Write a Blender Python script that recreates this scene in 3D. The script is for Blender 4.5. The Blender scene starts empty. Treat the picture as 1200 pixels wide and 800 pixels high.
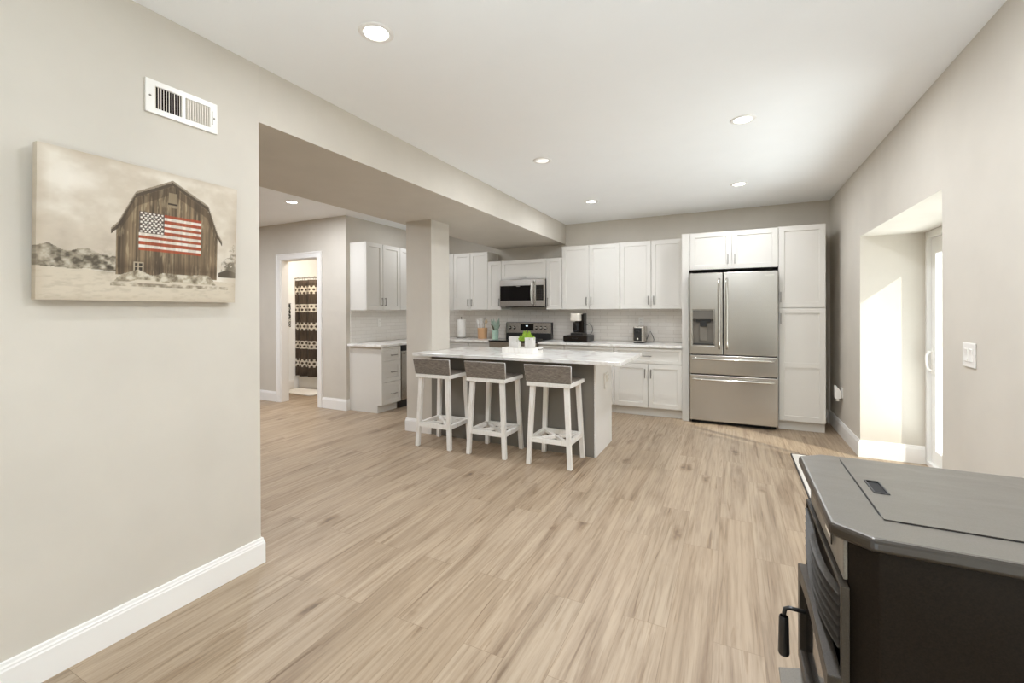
import bpy, bmesh, math, random
import numpy as np
from mathutils import Vector, Matrix

random.seed(7)
rng = np.random.RandomState(11)
SC = bpy.context.scene
COL = SC.collection

# ------------------------------------------------------------------ camera
def rad(a):
    return math.radians(a)

yaw, pitch, roll = rad(26.2758), rad(-0.1679), rad(0.2101)
FPX, SHY = 521.567, -33.471
rt = Vector((math.cos(yaw), math.sin(yaw), 0))
fw0 = Vector((-math.sin(yaw), math.cos(yaw), 0))
up0 = Vector((0, 0, 1))
fw = math.cos(pitch) * fw0 + math.sin(pitch) * up0
up1 = -math.sin(pitch) * fw0 + math.cos(pitch) * up0
cx = math.cos(roll) * rt - math.sin(roll) * up1
cy = math.sin(roll) * rt + math.cos(roll) * up1
cam_d = bpy.data.cameras.new('camera')
cam = bpy.data.objects.new('camera', cam_d)
COL.objects.link(cam)
mw = Matrix.Identity(4)
for i in range(3):
    mw[i][0], mw[i][1], mw[i][2] = cx[i], cy[i], -fw[i]
mw[0][3], mw[1][3], mw[2][3] = 0.0, 0.0, 1.3464
cam.matrix_world = mw
cam_d.sensor_fit = 'HORIZONTAL'
cam_d.sensor_width = 36.0
cam_d.lens = FPX / 1200 * 36
cam_d.shift_y = SHY / 1200
cam_d.clip_start = 0.05
SC.camera = cam

# ------------------------------------------------------------------ view and light levels
SC.view_settings.view_transform = 'Standard'
try:
    SC.view_settings.look = 'None'
except Exception:
    pass
SC.view_settings.gamma = 1.0
SC.view_settings.use_curve_mapping = False
SC.view_settings.exposure = 0.47
SC.cycles.use_denoising = True
SC.cycles.max_bounces = 12
SC.cycles.diffuse_bounces = 8
SC.cycles.sample_clamp_indirect = 6.0
SC.cycles.caustics_reflective = False
SC.cycles.caustics_refractive = False

LAMP_W = 9.5
UPLIGHT_W = 80.0
LAMP_COL = (0.935, 0.975, 1.04)
GROUND_LAMP_W = 105.0
SUN_DIR = Vector((-1.5, 1.0, -1.215)).normalized()

world = bpy.data.worlds.new('sky')
SC.world = world
world.use_nodes = True
wn = world.node_tree
wn.nodes.clear()
bg = wn.nodes.new('ShaderNodeBackground')
bg.inputs['Strength'].default_value = 1.6
wo = wn.nodes.new('ShaderNodeOutputWorld')
bg.inputs['Color'].default_value = (.93, .97, 1.0, 1)
wn.links.new(bg.outputs[0], wo.inputs[0])

sun_d = bpy.data.lights.new('sun', 'SUN')
sun_d.energy = 3.0
sun_d.angle = rad(0.6)
sun_d.color = (1.0, 0.95, 0.86)
sun = bpy.data.objects.new('sun', sun_d)
COL.objects.link(sun)
sun.rotation_euler = SUN_DIR.to_track_quat('-Z', 'Y').to_euler()
sun.location = (6, -2, 6)

def fill_lamp(name, loc, direction, sx, sy, watts, colour=(0.93, 0.96, 1.0)):
    d = bpy.data.lights.new(name, 'AREA')
    d.shape = 'RECTANGLE'
    d.size, d.size_y = sx, sy
    d.energy = watts
    d.color = colour
    o = bpy.data.objects.new(name, d)
    COL.objects.link(o)
    o.location = loc
    o.rotation_euler = Vector(direction).to_track_quat('-Z', 'Y').to_euler()
    return o

# added upward lamp low behind the camera, brightens the ceiling
fill_lamp('added_uplight', (.0, -.55, .35), (.52, -.35, 1.0), 1.2, 1.2, UPLIGHT_W, (.76, .92, 1.04))
# added lamp on the ground outside, stands in for daylight bounced indoors
fill_lamp('added_ground_lamp', (2.62, 4.3, -.03), (0, 0, 1.0), 1.9, 2.0, GROUND_LAMP_W, (.88, .95, 1.0))
# sky seen through the sliding door
pd_ = bpy.data.lights.new('door_portal', 'AREA')
pd_.shape = 'RECTANGLE'
pd_.size, pd_.size_y = 1.78, 2.0
pd_.cycles.is_portal = True
po = bpy.data.objects.new('door_portal', pd_)
COL.objects.link(po)
po.location = (1.66, 4.2, 1.01)
po.rotation_euler = Vector((-1, 0, 0)).to_track_quat('-Z', 'Y').to_euler()

# ------------------------------------------------------------------ materials
def lin(r, g, b):
    out = []
    for c in (r, g, b):
        c /= 255.0
        out.append(c / 12.92 if c <= 0.04045 else ((c + 0.055) / 1.055) ** 2.4)
    return tuple(out)

class NT:
    def __init__(self, name, color=(.8, .8, .8), rough=.5, metal=0.0, spec=.5, coat=0.0):
        self.m = bpy.data.materials.new(name)
        self.m.use_nodes = True
        self.t = self.m.node_tree
        self.b = self.t.nodes['Principled BSDF']
        self.out = self.t.nodes['Material Output']
        self.b.inputs['Base Color'].default_value = (*color, 1)
        self.b.inputs['Roughness'].default_value = rough
        self.b.inputs['Metallic'].default_value = metal
        self.b.inputs['Specular IOR Level'].default_value = spec
        if coat:
            self.b.inputs['Coat Weight'].default_value = coat
            self.b.inputs['Coat Roughness'].default_value = .1
    def n(self, t, **kw):
        nd = self.t.nodes.new(t)
        for k, v in kw.items():
            setattr(nd, k, v)
        return nd
    def l(self, a, b):
        self.t.links.new(a, b)
    def coords(self, scale=(1, 1, 1), rot=(0, 0, 0), kind='Object', loc=(0, 0, 0)):
        tc = self.n('ShaderNodeTexCoord')
        mp = self.n('ShaderNodeMapping')
        mp.inputs['Scale'].default_value = scale
        mp.inputs['Rotation'].default_value = rot
        mp.inputs['Location'].default_value = loc
        self.l(tc.outputs[kind], mp.inputs['Vector'])
        return mp.outputs['Vector']
    def noise(self, vec, scale=5, detail=4, rough=.55, dist=0.0):
        nd = self.n('ShaderNodeTexNoise')
        nd.inputs['Scale'].default_value = scale
        nd.inputs['Detail'].default_value = detail
        nd.inputs['Roughness'].default_value = rough
        nd.inputs['Distortion'].default_value = dist
        if vec is not None:
            self.l(vec, nd.inputs['Vector'])
        return nd.outputs['Fac']
    def ramp(self, fac, stops, interp='LINEAR'):
        r = self.n('ShaderNodeValToRGB')
        cr = r.color_ramp
        cr.interpolation = interp
        while len(cr.elements) < len(stops):
            cr.elements.new(.5)
        for e, (p, c) in zip(cr.elements, stops):
            e.position = p
            e.color = (*c, 1)
        self.l(fac, r.inputs['Fac'])
        return r.outputs['Color']
    def mix(self, a, b, fac, mode='MIX'):
        mx = self.n('ShaderNodeMix', data_type='RGBA', blend_type=mode)
        for i, v in ((6, a), (7, b)):
            if isinstance(v, tuple):
                mx.inputs[i].default_value = (*v, 1)
            else:
                self.l(v, mx.inputs[i])
        if isinstance(fac, (int, float)):
            mx.inputs[0].default_value = fac
        else:
            self.l(fac, mx.inputs[0])
        return mx.outputs[2]
    def math(self, op, a, b=0.0):
        m = self.n('ShaderNodeMath', operation=op)
        for i, v in ((0, a), (1, b)):
            if isinstance(v, (int, float)):
                m.inputs[i].default_value = v
            else:
                self.l(v, m.inputs[i])
        return m.outputs[0]
    def base(self, c):
        self.l(c, self.b.inputs['Base Color'])
    def bump(self, h, strength=.2, dist=.002):
        b = self.n('ShaderNodeBump')
        b.inputs['Strength'].default_value = strength
        b.inputs['Distance'].default_value = dist
        self.l(h, b.inputs['Height'])
        self.l(b.outputs['Normal'], self.b.inputs['Normal'])

def paint_mat(name, col, rough=.6, var=.03, scale=3.0, bump=.05):
    k = NT(name, col, rough)
    v = k.coords()
    f = k.noise(v, scale, 3)
    lo = tuple(c * (1 - var) for c in col)
    hi = tuple(min(1, c * (1 + var)) for c in col)
    k.base(k.ramp(f, [(.3, lo), (.7, hi)]))
    if bump:
        k.bump(k.noise(v, 220, 2), bump, .0008)
    return k.m

M = {}
M['wall'] = paint_mat('wall_paint', (.612, .572, .506), .75)
M['ceiling'] = paint_mat('ceiling_paint', (.93, .945, .96), .8, .01)
M['trim'] = paint_mat('trim_paint', (.86, .845, .82), .35, .01, bump=0)
M['cab'] = paint_mat('cabinet_paint', (.695, .672, .625), .38, .012, bump=0)
M['island_grey'] = paint_mat('island_grey_paint', (.20, .182, .155), .5, .05, bump=.02)
M['white_plastic'] = paint_mat('white_plastic', (.84, .82, .78), .3, .005, bump=0)
M['vinyl'] = paint_mat('vinyl_frame', (.87, .87, .85), .3, .005, bump=0)
M['black_plastic'] = paint_mat('black_plastic', (.018, .017, .016), .35, .1, bump=0)
M['dispenser'] = paint_mat('dispenser_panel', (.13, .118, .10), .3, .03, bump=0)
M['black_gap'] = paint_mat('dark_gap', (.012, .011, .010), .8, .05, bump=0)
M['black_glass'] = paint_mat('black_glass', (.010, .009, .009), .06, .05, bump=0)
M['cream_plastic'] = paint_mat('cream_plastic', (.80, .74, .65), .3, .01, bump=0)
M['copper'] = NT('copper_crock', (.66, .40, .22), .38, .35).m
M['sage'] = paint_mat('sage_glaze', (.42, .58, .48), .35, .06, 12)
M['white_ceramic'] = paint_mat('white_ceramic', (.70, .68, .65), .35, .03, 20)
M['porcelain'] = paint_mat('porcelain', (.84, .82, .78), .15, .005, bump=0)
M['paper'] = paint_mat('paper_towel', (.86, .84, .80), .9, .02, 30)
M['soil'] = paint_mat('soil', (.05, .035, .025), .9, .3, 60)
M['concrete'] = paint_mat('exterior_concrete', (.60, .58, .54), .85, .08, 4)
M['brick_ext'] = paint_mat('exterior_stucco', (.62, .60, .56), .85, .06, 5)

def m_nickel():
    k = NT('brushed_nickel', (.46, .43, .39), .32, 1.0)
    v = k.coords((1, 1, 60))
    f = k.noise(v, 8, 2)
    k.base(k.ramp(f, [(.3, (.27, .25, .225)), (.7, (.36, .335, .30))]))
    return k.m
M['nickel'] = m_nickel()

def m_steel(name, axis='z', lo=(.535, .505, .46), hi=(.55, .52, .475), rough=.27):
    k = NT(name, hi, rough, 1.0)
    sc = {'z': (70, 70, .8), 'x': (.8, 70, 70)}[axis]
    f = k.noise(k.coords(sc), 1.0, 2, .5)
    k.base(k.ramp(f, [(.3, lo), (.7, hi)]))
    k.l(k.ramp(f, [(.2, (rough - .004,) * 3), (.8, (rough + .004,) * 3)]), k.b.inputs['Roughness'])
    return k.m
M['steel'] = m_steel('stainless_steel')
M['steel_x'] = m_steel('stainless_steel_horizontal', 'x')
M['chrome'] = m_steel('polished_steel', 'z', (.70, .68, .64), (.78, .76, .72), .14)

def m_floor():
    k = NT('oak_plank_floor', (.6, .47, .34), .42, 0, .45)
    tc = k.n('ShaderNodeTexCoord')
    mp = k.n('ShaderNodeMapping')
    mp.inputs['Rotation'].default_value = (0, 0, rad(90))
    mp.inputs['Location'].default_value = (.31, .07, 0)
    k.l(tc.outputs['Object'], mp.inputs['Vector'])
    br = k.n('ShaderNodeTexBrick')
    br.offset = .37
    br.offset_frequency = 2
    br.inputs['Color1'].default_value = (0, 0, 0, 1)
    br.inputs['Color2'].default_value = (1, 1, 1, 1)
    br.inputs['Mortar'].default_value = (.5, .5, .5, 1)
    br.inputs['Scale'].default_value = 1.0
    br.inputs['Mortar Size'].default_value = .0011
    br.inputs['Mortar Smooth'].default_value = .4
    br.inputs['Brick Width'].default_value = 1.22
    br.inputs['Row Height'].default_value = .182
    k.l(mp.outputs[0], br.inputs['Vector'])
    rnd = k.n('ShaderNodeRGBToBW')
    k.l(br.outputs['Color'], rnd.inputs[0])
    # grain coordinates, shifted plank by plank
    sx = k.n('ShaderNodeSeparateXYZ')
    k.l(tc.outputs['Object'], sx.inputs[0])
    off = k.math('MULTIPLY', rnd.outputs[0], 37.0)
    cb = k.n('ShaderNodeCombineXYZ')
    k.l(k.math('ADD', sx.outputs[0], off), cb.inputs[0])
    k.l(k.math('ADD', sx.outputs[1], off), cb.inputs[1])
    k.l(off, cb.inputs[2])
    def gm(s):
        m2 = k.n('ShaderNodeMapping')
        m2.inputs['Scale'].default_value = s
        k.l(cb.outputs[0], m2.inputs['Vector'])
        return m2.outputs[0]
    broad = k.noise(gm((9, .7, 1)), 1.0, 5, .6, 1.2)
    fine = k.noise(gm((75, 2.4, 1)), 1.0, 4, .65, .4)
    wav = k.n('ShaderNodeTexWave', wave_type='BANDS', bands_direction='X')
    wav.inputs['Scale'].default_value = 5.5
    wav.inputs['Distortion'].default_value = 7.0
    wav.inputs['Detail'].default_value = 3.0
    wav.inputs['Detail Scale'].default_value = 1.2
    k.l(gm((1.6, .16, 1)), wav.inputs['Vector'])
    tint = k.ramp(rnd.outputs[0], [(0, (.372, .284, .196)), (.35, (.402, .311, .219)), (.7, (.422, .331, .237)), (1, (.388, .304, .216))])
    g1 = k.ramp(broad, [(.28, (.58, .52, .47)), (.44, (.92, .90, .88)), (.62, (1.06, 1.06, 1.06))])
    g2 = k.ramp(fine, [(.30, (.74, .71, .68)), (.52, (1.0, 1.0, 1.0)), (.8, (1.07, 1.07, 1.07))])
    g3 = k.ramp(wav.outputs['Fac'], [(0, (.86, .83, .80)), (.35, (1, 1, 1)), (1, (1.02, 1.02, 1.02))])
    c = k.mix(tint, g1, 1.0, 'MULTIPLY')
    c = k.mix(c, g2, 1.0, 'MULTIPLY')
    c = k.mix(c, g3, .45, 'MULTIPLY')
    # sparse knots
    vo = k.n('ShaderNodeTexVoronoi', feature='F1')
    vo.inputs['Scale'].default_value = 1.0
    vo.inputs['Randomness'].default_value = 1.0
    warp = k.n('ShaderNodeVectorMath', operation='ADD')
    ns = k.n('ShaderNodeTexNoise')
    ns.inputs['Scale'].default_value = 14
    k.l(cb.outputs[0], ns.inputs['Vector'])
    sc = k.n('ShaderNodeVectorMath', operation='SCALE')
    sc.inputs['Scale'].default_value = .22
    k.l(ns.outputs['Color'], sc.inputs[0])
    k.l(gm((4.2, 1.35, 1)), warp.inputs[0])
    k.l(sc.outputs[0], warp.inputs[1])
    k.l(warp.outputs[0], vo.inputs['Vector'])
    kn = k.ramp(vo.outputs['Distance'], [(.03, (.22, .17, .13)), (.08, (.62, .55, .48)), (.17, (1, 1, 1))])
    c = k.mix(c, kn, .75, 'MULTIPLY')
    crack = k.noise(gm((26, 1.1, 1)), 1.0, 3, .5, 2.2)
    ck = k.ramp(crack, [(.27, (.48, .41, .34)), (.35, (.82, .78, .73)), (.43, (1, 1, 1))])
    c = k.mix(c, ck, .8, 'MULTIPLY')
    seam = k.ramp(br.outputs['Fac'], [(0, (1, 1, 1)), (1, (.62, .57, .52))])
    c = k.mix(c, seam, 1.0, 'MULTIPLY')
    k.base(c)
    k.bump(k.math('SUBTRACT', fine, br.outputs['Fac']), .12, .0012)
    return k.m
M['floor'] = m_floor()

def m_tile(rot):
    k = NT('subway_tile', (.6, .55, .5), .18, 0, .5)
    v = k.coords(rot=rot)
    br = k.n('ShaderNodeTexBrick')
    br.inputs['Color1'].default_value = (.79, .745, .69, 1)
    br.inputs['Color2'].default_value = (.85, .81, .76, 1)
    br.inputs['Mortar'].default_value = (.62, .575, .515, 1)
    br.inputs['Scale'].default_value = 1
    br.inputs['Mortar Size'].default_value = .0022
    br.inputs['Mortar Smooth'].default_value = .2
    br.inputs['Brick Width'].default_value = .205
    br.inputs['Row Height'].default_value = .0515
    k.l(v, br.inputs['Vector'])
    k.base(br.outputs['Color'])
    k.bump(k.math('SUBTRACT', 1.0, br.outputs['Fac']), .5, .0015)
    return k.m
M['tile'] = m_tile((rad(-90), 0, 0))
M['tile_side'] = m_tile((rad(-90), 0, rad(-90)))
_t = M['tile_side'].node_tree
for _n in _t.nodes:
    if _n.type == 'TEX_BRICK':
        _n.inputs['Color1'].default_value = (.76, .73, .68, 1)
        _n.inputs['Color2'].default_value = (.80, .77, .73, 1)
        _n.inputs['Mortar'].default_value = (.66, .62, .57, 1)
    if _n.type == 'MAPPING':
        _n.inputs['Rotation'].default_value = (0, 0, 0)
_tc = [n for n in _t.nodes if n.type == 'TEX_COORD'][0]
_mp = [n for n in _t.nodes if n.type == 'MAPPING'][0]
_sp = _t.nodes.new('ShaderNodeSeparateXYZ')
_cb = _t.nodes.new('ShaderNodeCombineXYZ')
_t.links.new(_tc.outputs['Object'], _sp.inputs[0])
_t.links.new(_sp.outputs[1], _cb.inputs[0])
_t.links.new(_sp.outputs[2], _cb.inputs[1])
_t.links.new(_cb.outputs[0], _mp.inputs['Vector'])

def m_quartz():
    k = NT('veined_quartz', (.82, .8, .77), .16, 0, .4)
    v = k.coords((1, 1, 1))
    w = k.n('ShaderNodeTexWave', wave_type='BANDS', bands_direction='DIAGONAL')
    w.inputs['Scale'].default_value = 1.3
    w.inputs['Distortion'].default_value = 11
    w.inputs['Detail'].default_value = 4
    w.inputs['Detail Scale'].default_value = 1.6
    k.l(v, w.inputs['Vector'])
    vein = k.ramp(w.outputs['Fac'], [(0, (.74, .71, .67)), (.07, (.83, .81, .78)), (.2, (.865, .85, .82))])
    f = k.noise(v, 7, 5)
    k.base(k.mix(vein, k.ramp(f, [(.35, (.90, .89, .87)), (.6, (1, 1, 1))]), 1.0, 'MULTIPLY'))
    return k.m
M['quartz'] = m_quartz()

def m_whitewash():
    k = NT('whitewashed_wood', (.8, .77, .72), .6)
    f = k.noise(k.coords((40, 40, 7)), 1.0, 4, .65)
    k.base(k.ramp(f, [(.22, (.58, .51, .43)), (.33, (.80, .76, .70)), (.5, (.88, .86, .82))]))
    k.bump(f, .15, .001)
    return k.m
M['whitewash'] = m_whitewash()

def m_woven():
    k = NT('grey_woven_rush', (.2, .17, .15), .75)
    v = k.coords((1, 1, 1))
    sx = k.n('ShaderNodeSeparateXYZ')
    k.l(v, sx.inputs[0])
    a = k.math('SINE', k.math('MULTIPLY', k.math('ADD', sx.outputs[0], sx.outputs[1]), 620.0))
    b = k.math('SINE', k.math('MULTIPLY', k.math('ADD', sx.outputs[2], k.math('MULTIPLY', sx.outputs[1], .5)), 430.0))
    h = k.math('MULTIPLY', a, b)
    f = k.noise(k.coords((30, 30, 120)), 1.0, 4, .6)
    base = k.ramp(f, [(.3, (.17, .14, .115)), (.6, (.31, .27, .228)), (.8, (.44, .39, .34))])
    k.base(k.mix(base, k.ramp(h, [(0, (.72, .72, .72)), (.5, (1.05, 1.05, 1.05))]), 1.0, 'MULTIPLY'))
    k.bump(h, .5, .002)
    return k.m
M['woven'] = m_woven()

def m_stove(name, lo, hi, rough, scale=300, metal=0.0, spec=.35):
    k = NT(name, hi, rough, metal, spec)
    v = k.coords()
    f = k.noise(v, scale, 2)
    g = k.noise(k.coords((1, 3, 1), (0, 0, rad(35))), 4.0, 5, .6, 1.5)
    k.base(k.ramp(f, [(.3, lo), (.7, hi)]))
    k.l(k.ramp(g, [(.3, (rough - .05,) * 3), (.7, (rough + .05,) * 3)]), k.b.inputs['Roughness'])
    k.bump(f, .12, .0006)
    return k.m
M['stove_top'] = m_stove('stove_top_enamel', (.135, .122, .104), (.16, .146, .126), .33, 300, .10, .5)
def paint_top_sheen(m, dark):
    # top sheen painted into the colour: upward faces paler than the dark edges
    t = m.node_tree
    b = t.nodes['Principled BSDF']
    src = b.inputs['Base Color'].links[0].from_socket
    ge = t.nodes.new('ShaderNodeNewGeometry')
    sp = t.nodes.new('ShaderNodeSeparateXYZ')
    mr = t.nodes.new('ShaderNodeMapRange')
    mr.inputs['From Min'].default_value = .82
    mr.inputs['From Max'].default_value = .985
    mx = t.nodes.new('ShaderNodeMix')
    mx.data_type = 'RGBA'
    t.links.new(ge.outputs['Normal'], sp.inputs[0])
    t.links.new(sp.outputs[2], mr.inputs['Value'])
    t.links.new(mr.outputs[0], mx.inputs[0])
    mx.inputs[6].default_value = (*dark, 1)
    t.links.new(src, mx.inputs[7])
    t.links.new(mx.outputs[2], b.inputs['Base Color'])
paint_top_sheen(M['stove_top'], (.032, .023, .015))
M['stove_body'] = m_stove('stove_body_enamel', (.010, .0068, .0042), (.017, .0115, .0072), .65, 300, 0.0, .12)
M['stove_front'] = m_stove('stove_front_enamel', (.034, .027, .020), (.052, .042, .032), .42)
M['stove_panel'] = m_stove('stove_grey_panel', (.17, .152, .127), (.21, .19, .16), .35)

def m_leaf(name, a, b):
    k = NT(name, a, .5)
    k.base(k.ramp(k.noise(k.coords(), 30, 3), [(.3, a), (.7, b)]))
    return k.m
M['leaf'] = m_leaf('bright_green_leaf', (.20, .42, .03), (.50, .66, .08))
M['leaf_sage'] = m_leaf('sage_green_leaf', (.30, .42, .33), (.46, .56, .46))
M['leaf_dark'] = m_leaf('dark_olive_leaf', (.07, .075, .045), (.15, .15, .09))
M['wood'] = m_leaf('light_utensil_wood', (.62, .46, .28), (.72, .58, .40))

def m_glass():
    m = bpy.data.materials.new('window_glass')
    m.use_nodes = True
    t = m.node_tree
    t.nodes.clear()
    o = t.nodes.new('ShaderNodeOutputMaterial')
    mx = t.nodes.new('ShaderNodeMixShader')
    tr = t.nodes.new('ShaderNodeBsdfTransparent')
    tr.inputs[0].default_value = (.96, .97, .96, 1)
    gl = t.nodes.new('ShaderNodeBsdfGlossy')
    gl.inputs['Roughness'].default_value = .02
    fr = t.nodes.new('ShaderNodeLayerWeight')
    pw = t.nodes.new('ShaderNodeMath')
    pw.operation = 'POWER'
    pw.inputs[1].default_value = 4.0
    ml = t.nodes.new('ShaderNodeMath')
    ml.operation = 'MULTIPLY_ADD'
    ml.inputs[1].default_value = .5
    ml.inputs[2].default_value = .03
    t.links.new(fr.outputs['Facing'], pw.inputs[0])
    t.links.new(pw.outputs[0], ml.inputs[0])
    t.links.new(ml.outputs[0], mx.inputs[0])
    t.links.new(tr.outputs[0], mx.inputs[1])
    t.links.new(gl.outputs[0], mx.inputs[2])
    t.links.new(mx.outputs[0], o.inputs[0])
    return m
M['glass'] = m_glass()

def m_emit(name, col, s):
    m = bpy.data.materials.new(name)
    m.use_nodes = True
    t = m.node_tree
    b = t.nodes['Principled BSDF']
    b.inputs['Base Color'].default_value = (.9, .9, .9, 1)
    b.inputs['Emission Color'].default_value = (*col, 1)
    b.inputs['Emission Strength'].default_value = s
    return m
M['lens'] = m_emit('lit_lamp_lens', (1, .96, .90), 9.0)
M['lens_dim'] = m_emit('dim_lamp_lens', (1, .96, .90), .45)
M['display'] = m_emit('clock_display', (.75, .9, 1.0), .7)

def m_curtain():
    k = NT('patterned_curtain_cloth', (.05, .035, .025), .75)
    tc = k.n('ShaderNodeTexCoord')
    sx = k.n('ShaderNodeSeparateXYZ')
    k.l(tc.outputs['Object'], sx.inputs[0])
    # the cloth's own width runs along x; bands repeat down the drop
    P = .317
    zz = k.math('SUBTRACT', 1.805, sx.outputs[2])
    ph = k.math('MODULO', k.math('ADD', zz, 10 * P), P)
    band = k.math('LESS_THAN', ph, .14)
    P2 = 1 / .058
    net = None
    for ca, sa in ((0.0, 1.0), (.866, .5), (.866, -.5)):
        t_ = k.math('ADD', k.math('MULTIPLY', sx.outputs[0], ca * P2), k.math('MULTIPLY', sx.outputs[2], sa * P2))
        fr = k.math('ABSOLUTE', k.math('SUBTRACT', k.math('FRACT', k.math('ADD', t_, 100.0)), .5))
        ln_ = k.math('LESS_THAN', fr, .15)
        net = ln_ if net is None else k.math('MAXIMUM', net, ln_)
    f = k.math('MULTIPLY', band, net)
    dark = k.ramp(k.noise(k.coords((60, 60, 6)), 1, 3), [(.3, (.040, .027, .018)), (.7, (.085, .062, .044))])
    k.base(k.mix(dark, (.62, .585, .52), f))
    return k.m
M['curtain'] = m_curtain()

def m_towel():
    k = NT('black_and_white_towel', (.5, .5, .5), .9)
    f = k.noise(k.coords(), 38, 2)
    k.base(k.ramp(f, [(.54, (.03, .03, .03)), (.56, (.75, .72, .68))], 'CONSTANT'))
    return k.m
M['towel'] = m_towel()

def m_rug(name, a, b):
    k = NT(name, a, .95)
    f = k.noise(k.coords(), 180, 3)
    k.base(k.ramp(f, [(.3, a), (.7, b)]))
    k.bump(f, .6, .004)
    return k.m
M['mat'] = m_rug('pale_door_mat', (.62, .58, .52), (.78, .74, .68))
M['mat_edge'] = m_rug('dark_mat_binding', (.06, .05, .045), (.10, .09, .08))
M['bath_mat'] = m_rug('white_bath_mat', (.72, .69, .64), (.84, .82, .78))

# ------------------------------------------------------------------ mesh builder
class MB:
    def __init__(self):
        self.bm = bmesh.new()
        self.smooth = set()
        self.mi = 0
    def _f(self, vs):
        try:
            f = self.bm.faces.new(vs)
            f.material_index = self.mi
            return f
        except ValueError:
            return None
    def hexa(self, p):
        v = [self.bm.verts.new(q) for q in p]
        for a in ((3, 2, 1, 0), (4, 5, 6, 7), (0, 1, 5, 4), (1, 2, 6, 5), (2, 3, 7, 6), (3, 0, 4, 7)):
            self._f([v[i] for i in a])
        return self
    def box(self, x0, x1, y0, y1, z0, z1):
        if x0 > x1: x0, x1 = x1, x0
        if y0 > y1: y0, y1 = y1, y0
        if z0 > z1: z0, z1 = z1, z0
        return self.hexa([(x0, y0, z0), (x1, y0, z0), (x1, y1, z0), (x0, y1, z0), (x0, y0, z1), (x1, y0, z1), (x1, y1, z1), (x0, y1, z1)])
    def prism(self, poly, axis, a0, a1):
        """poly: 2-D outline; axis: the axis it is extruded along."""
        def p3(u, v, a):
            return {'z': (u, v, a), 'y': (u, a, v), 'x': (a, u, v)}[axis]
        b = [self.bm.verts.new(p3(u, v, a0)) for u, v in poly]
        t = [self.bm.verts.new(p3(u, v, a1)) for u, v in poly]
        n = len(poly)
        self._f(b[::-1]); self._f(t)
        for i in range(n):
            j = (i + 1) % n
            self._f([b[i], b[j], t[j], t[i]])
        return self
    def plate(self, us, vs, holes, axis, a0, a1):
        """slab on a grid of cut lines us x vs, cells listed in holes left open."""
        def p3(u, v, a):
            return {'z': (u, v, a), 'y': (u, a, v), 'x': (a, u, v)}[axis]
        nu, nv = len(us), len(vs)
        A = [[self.bm.verts.new(p3(u, v, a0)) for v in vs] for u in us]
        Bq = [[self.bm.verts.new(p3(u, v, a1)) for v in vs] for u in us]
        def full(i, j):
            return 0 <= i < nu - 1 and 0 <= j < nv - 1 and (i, j) not in holes
        for i in range(nu - 1):
            for j in range(nv - 1):
                if not full(i, j):
                    continue
                self._f([A[i][j], A[i + 1][j], A[i + 1][j + 1], A[i][j + 1]])
                self._f([Bq[i][j], Bq[i][j + 1], Bq[i + 1][j + 1], Bq[i + 1][j]])
                if not full(i - 1, j): self._f([A[i][j], A[i][j + 1], Bq[i][j + 1], Bq[i][j]])
                if not full(i + 1, j): self._f([A[i + 1][j], Bq[i + 1][j], Bq[i + 1][j + 1], A[i + 1][j + 1]])
                if not full(i, j - 1): self._f([A[i][j], Bq[i][j], Bq[i + 1][j], A[i + 1][j]])
                if not full(i, j + 1): self._f([A[i][j + 1], A[i + 1][j + 1], Bq[i + 1][j + 1], Bq[i][j + 1]])
        return self
    def tube(self, pts, r, seg=10, cap=True):
        pts = [Vector(p) for p in pts]
        rs = r if isinstance(r, (list, tuple)) else [r] * len(pts)
        rings = []
        prev = None
        for i, p in enumerate(pts):
            d = (pts[min(i + 1, len(pts) - 1)] - pts[max(i - 1, 0)]).normalized()
            if prev is None:
                a = Vector((0, 0, 1)) if abs(d.z) < .9 else Vector((1, 0, 0))
                nrm = d.cross(a).normalized()
            else:
                nrm = (prev - d * prev.dot(d)).normalized()
            prev = nrm
            bn = d.cross(nrm)
            rings.append([self.bm.verts.new(p + rs[i] * (math.cos(2 * math.pi * k / seg) * nrm + math.sin(2 * math.pi * k / seg) * bn)) for k in range(seg)])
        for a, b in zip(rings, rings[1:]):
            for k in range(seg):
                f = self._f([a[k], a[(k + 1) % seg], b[(k + 1) % seg], b[k]])
                if f: self.smooth.add(f)
        if cap:
            self._f(rings[0][::-1]); self._f(rings[-1])
        return self
    def lathe(self, prof, c=(0, 0), seg=24, z0=0.0, axis='z'):
        rings = []
        def p3(r, h, k):
            a = 2 * math.pi * k / seg
            u, v = r * math.cos(a), r * math.sin(a)
            if axis == 'z': return (c[0] + u, c[1] + v, z0 + h)
            if axis == 'y': return (c[0] + u, z0 + h, c[1] + v)
            return (z0 + h, c[0] + u, c[1] + v)
        for r, h in prof:
            if r < 1e-6:
                rings.append([self.bm.verts.new(p3(0, h, 0))])
            else:
                rings.append([self.bm.verts.new(p3(r, h, k)) for k in range(seg)])
        for a, b in zip(rings, rings[1:]):
            for k in range(seg):
                j = (k + 1) % seg
                if len(a) == 1 and len(b) == 1: continue
                if len(a) == 1: f = self._f([a[0], b[j], b[k]])
                elif len(b) == 1: f = self._f([a[k], a[j], b[0]])
                else: f = self._f([a[k], a[j], b[j], b[k]])
                if f: self.smooth.add(f)
        return self
    def grid(self, fn, nu, nv, two_sided=0.0):
        g = [[self.bm.verts.new(fn(i / nu, j / nv)) for j in range(nv + 1)] for i in range(nu + 1)]
        for i in range(nu):
            for j in range(nv):
                f = self._f([g[i][j], g[i + 1][j], g[i + 1][j + 1], g[i][j + 1]])
                if f: self.smooth.add(f)
        return self
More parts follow.
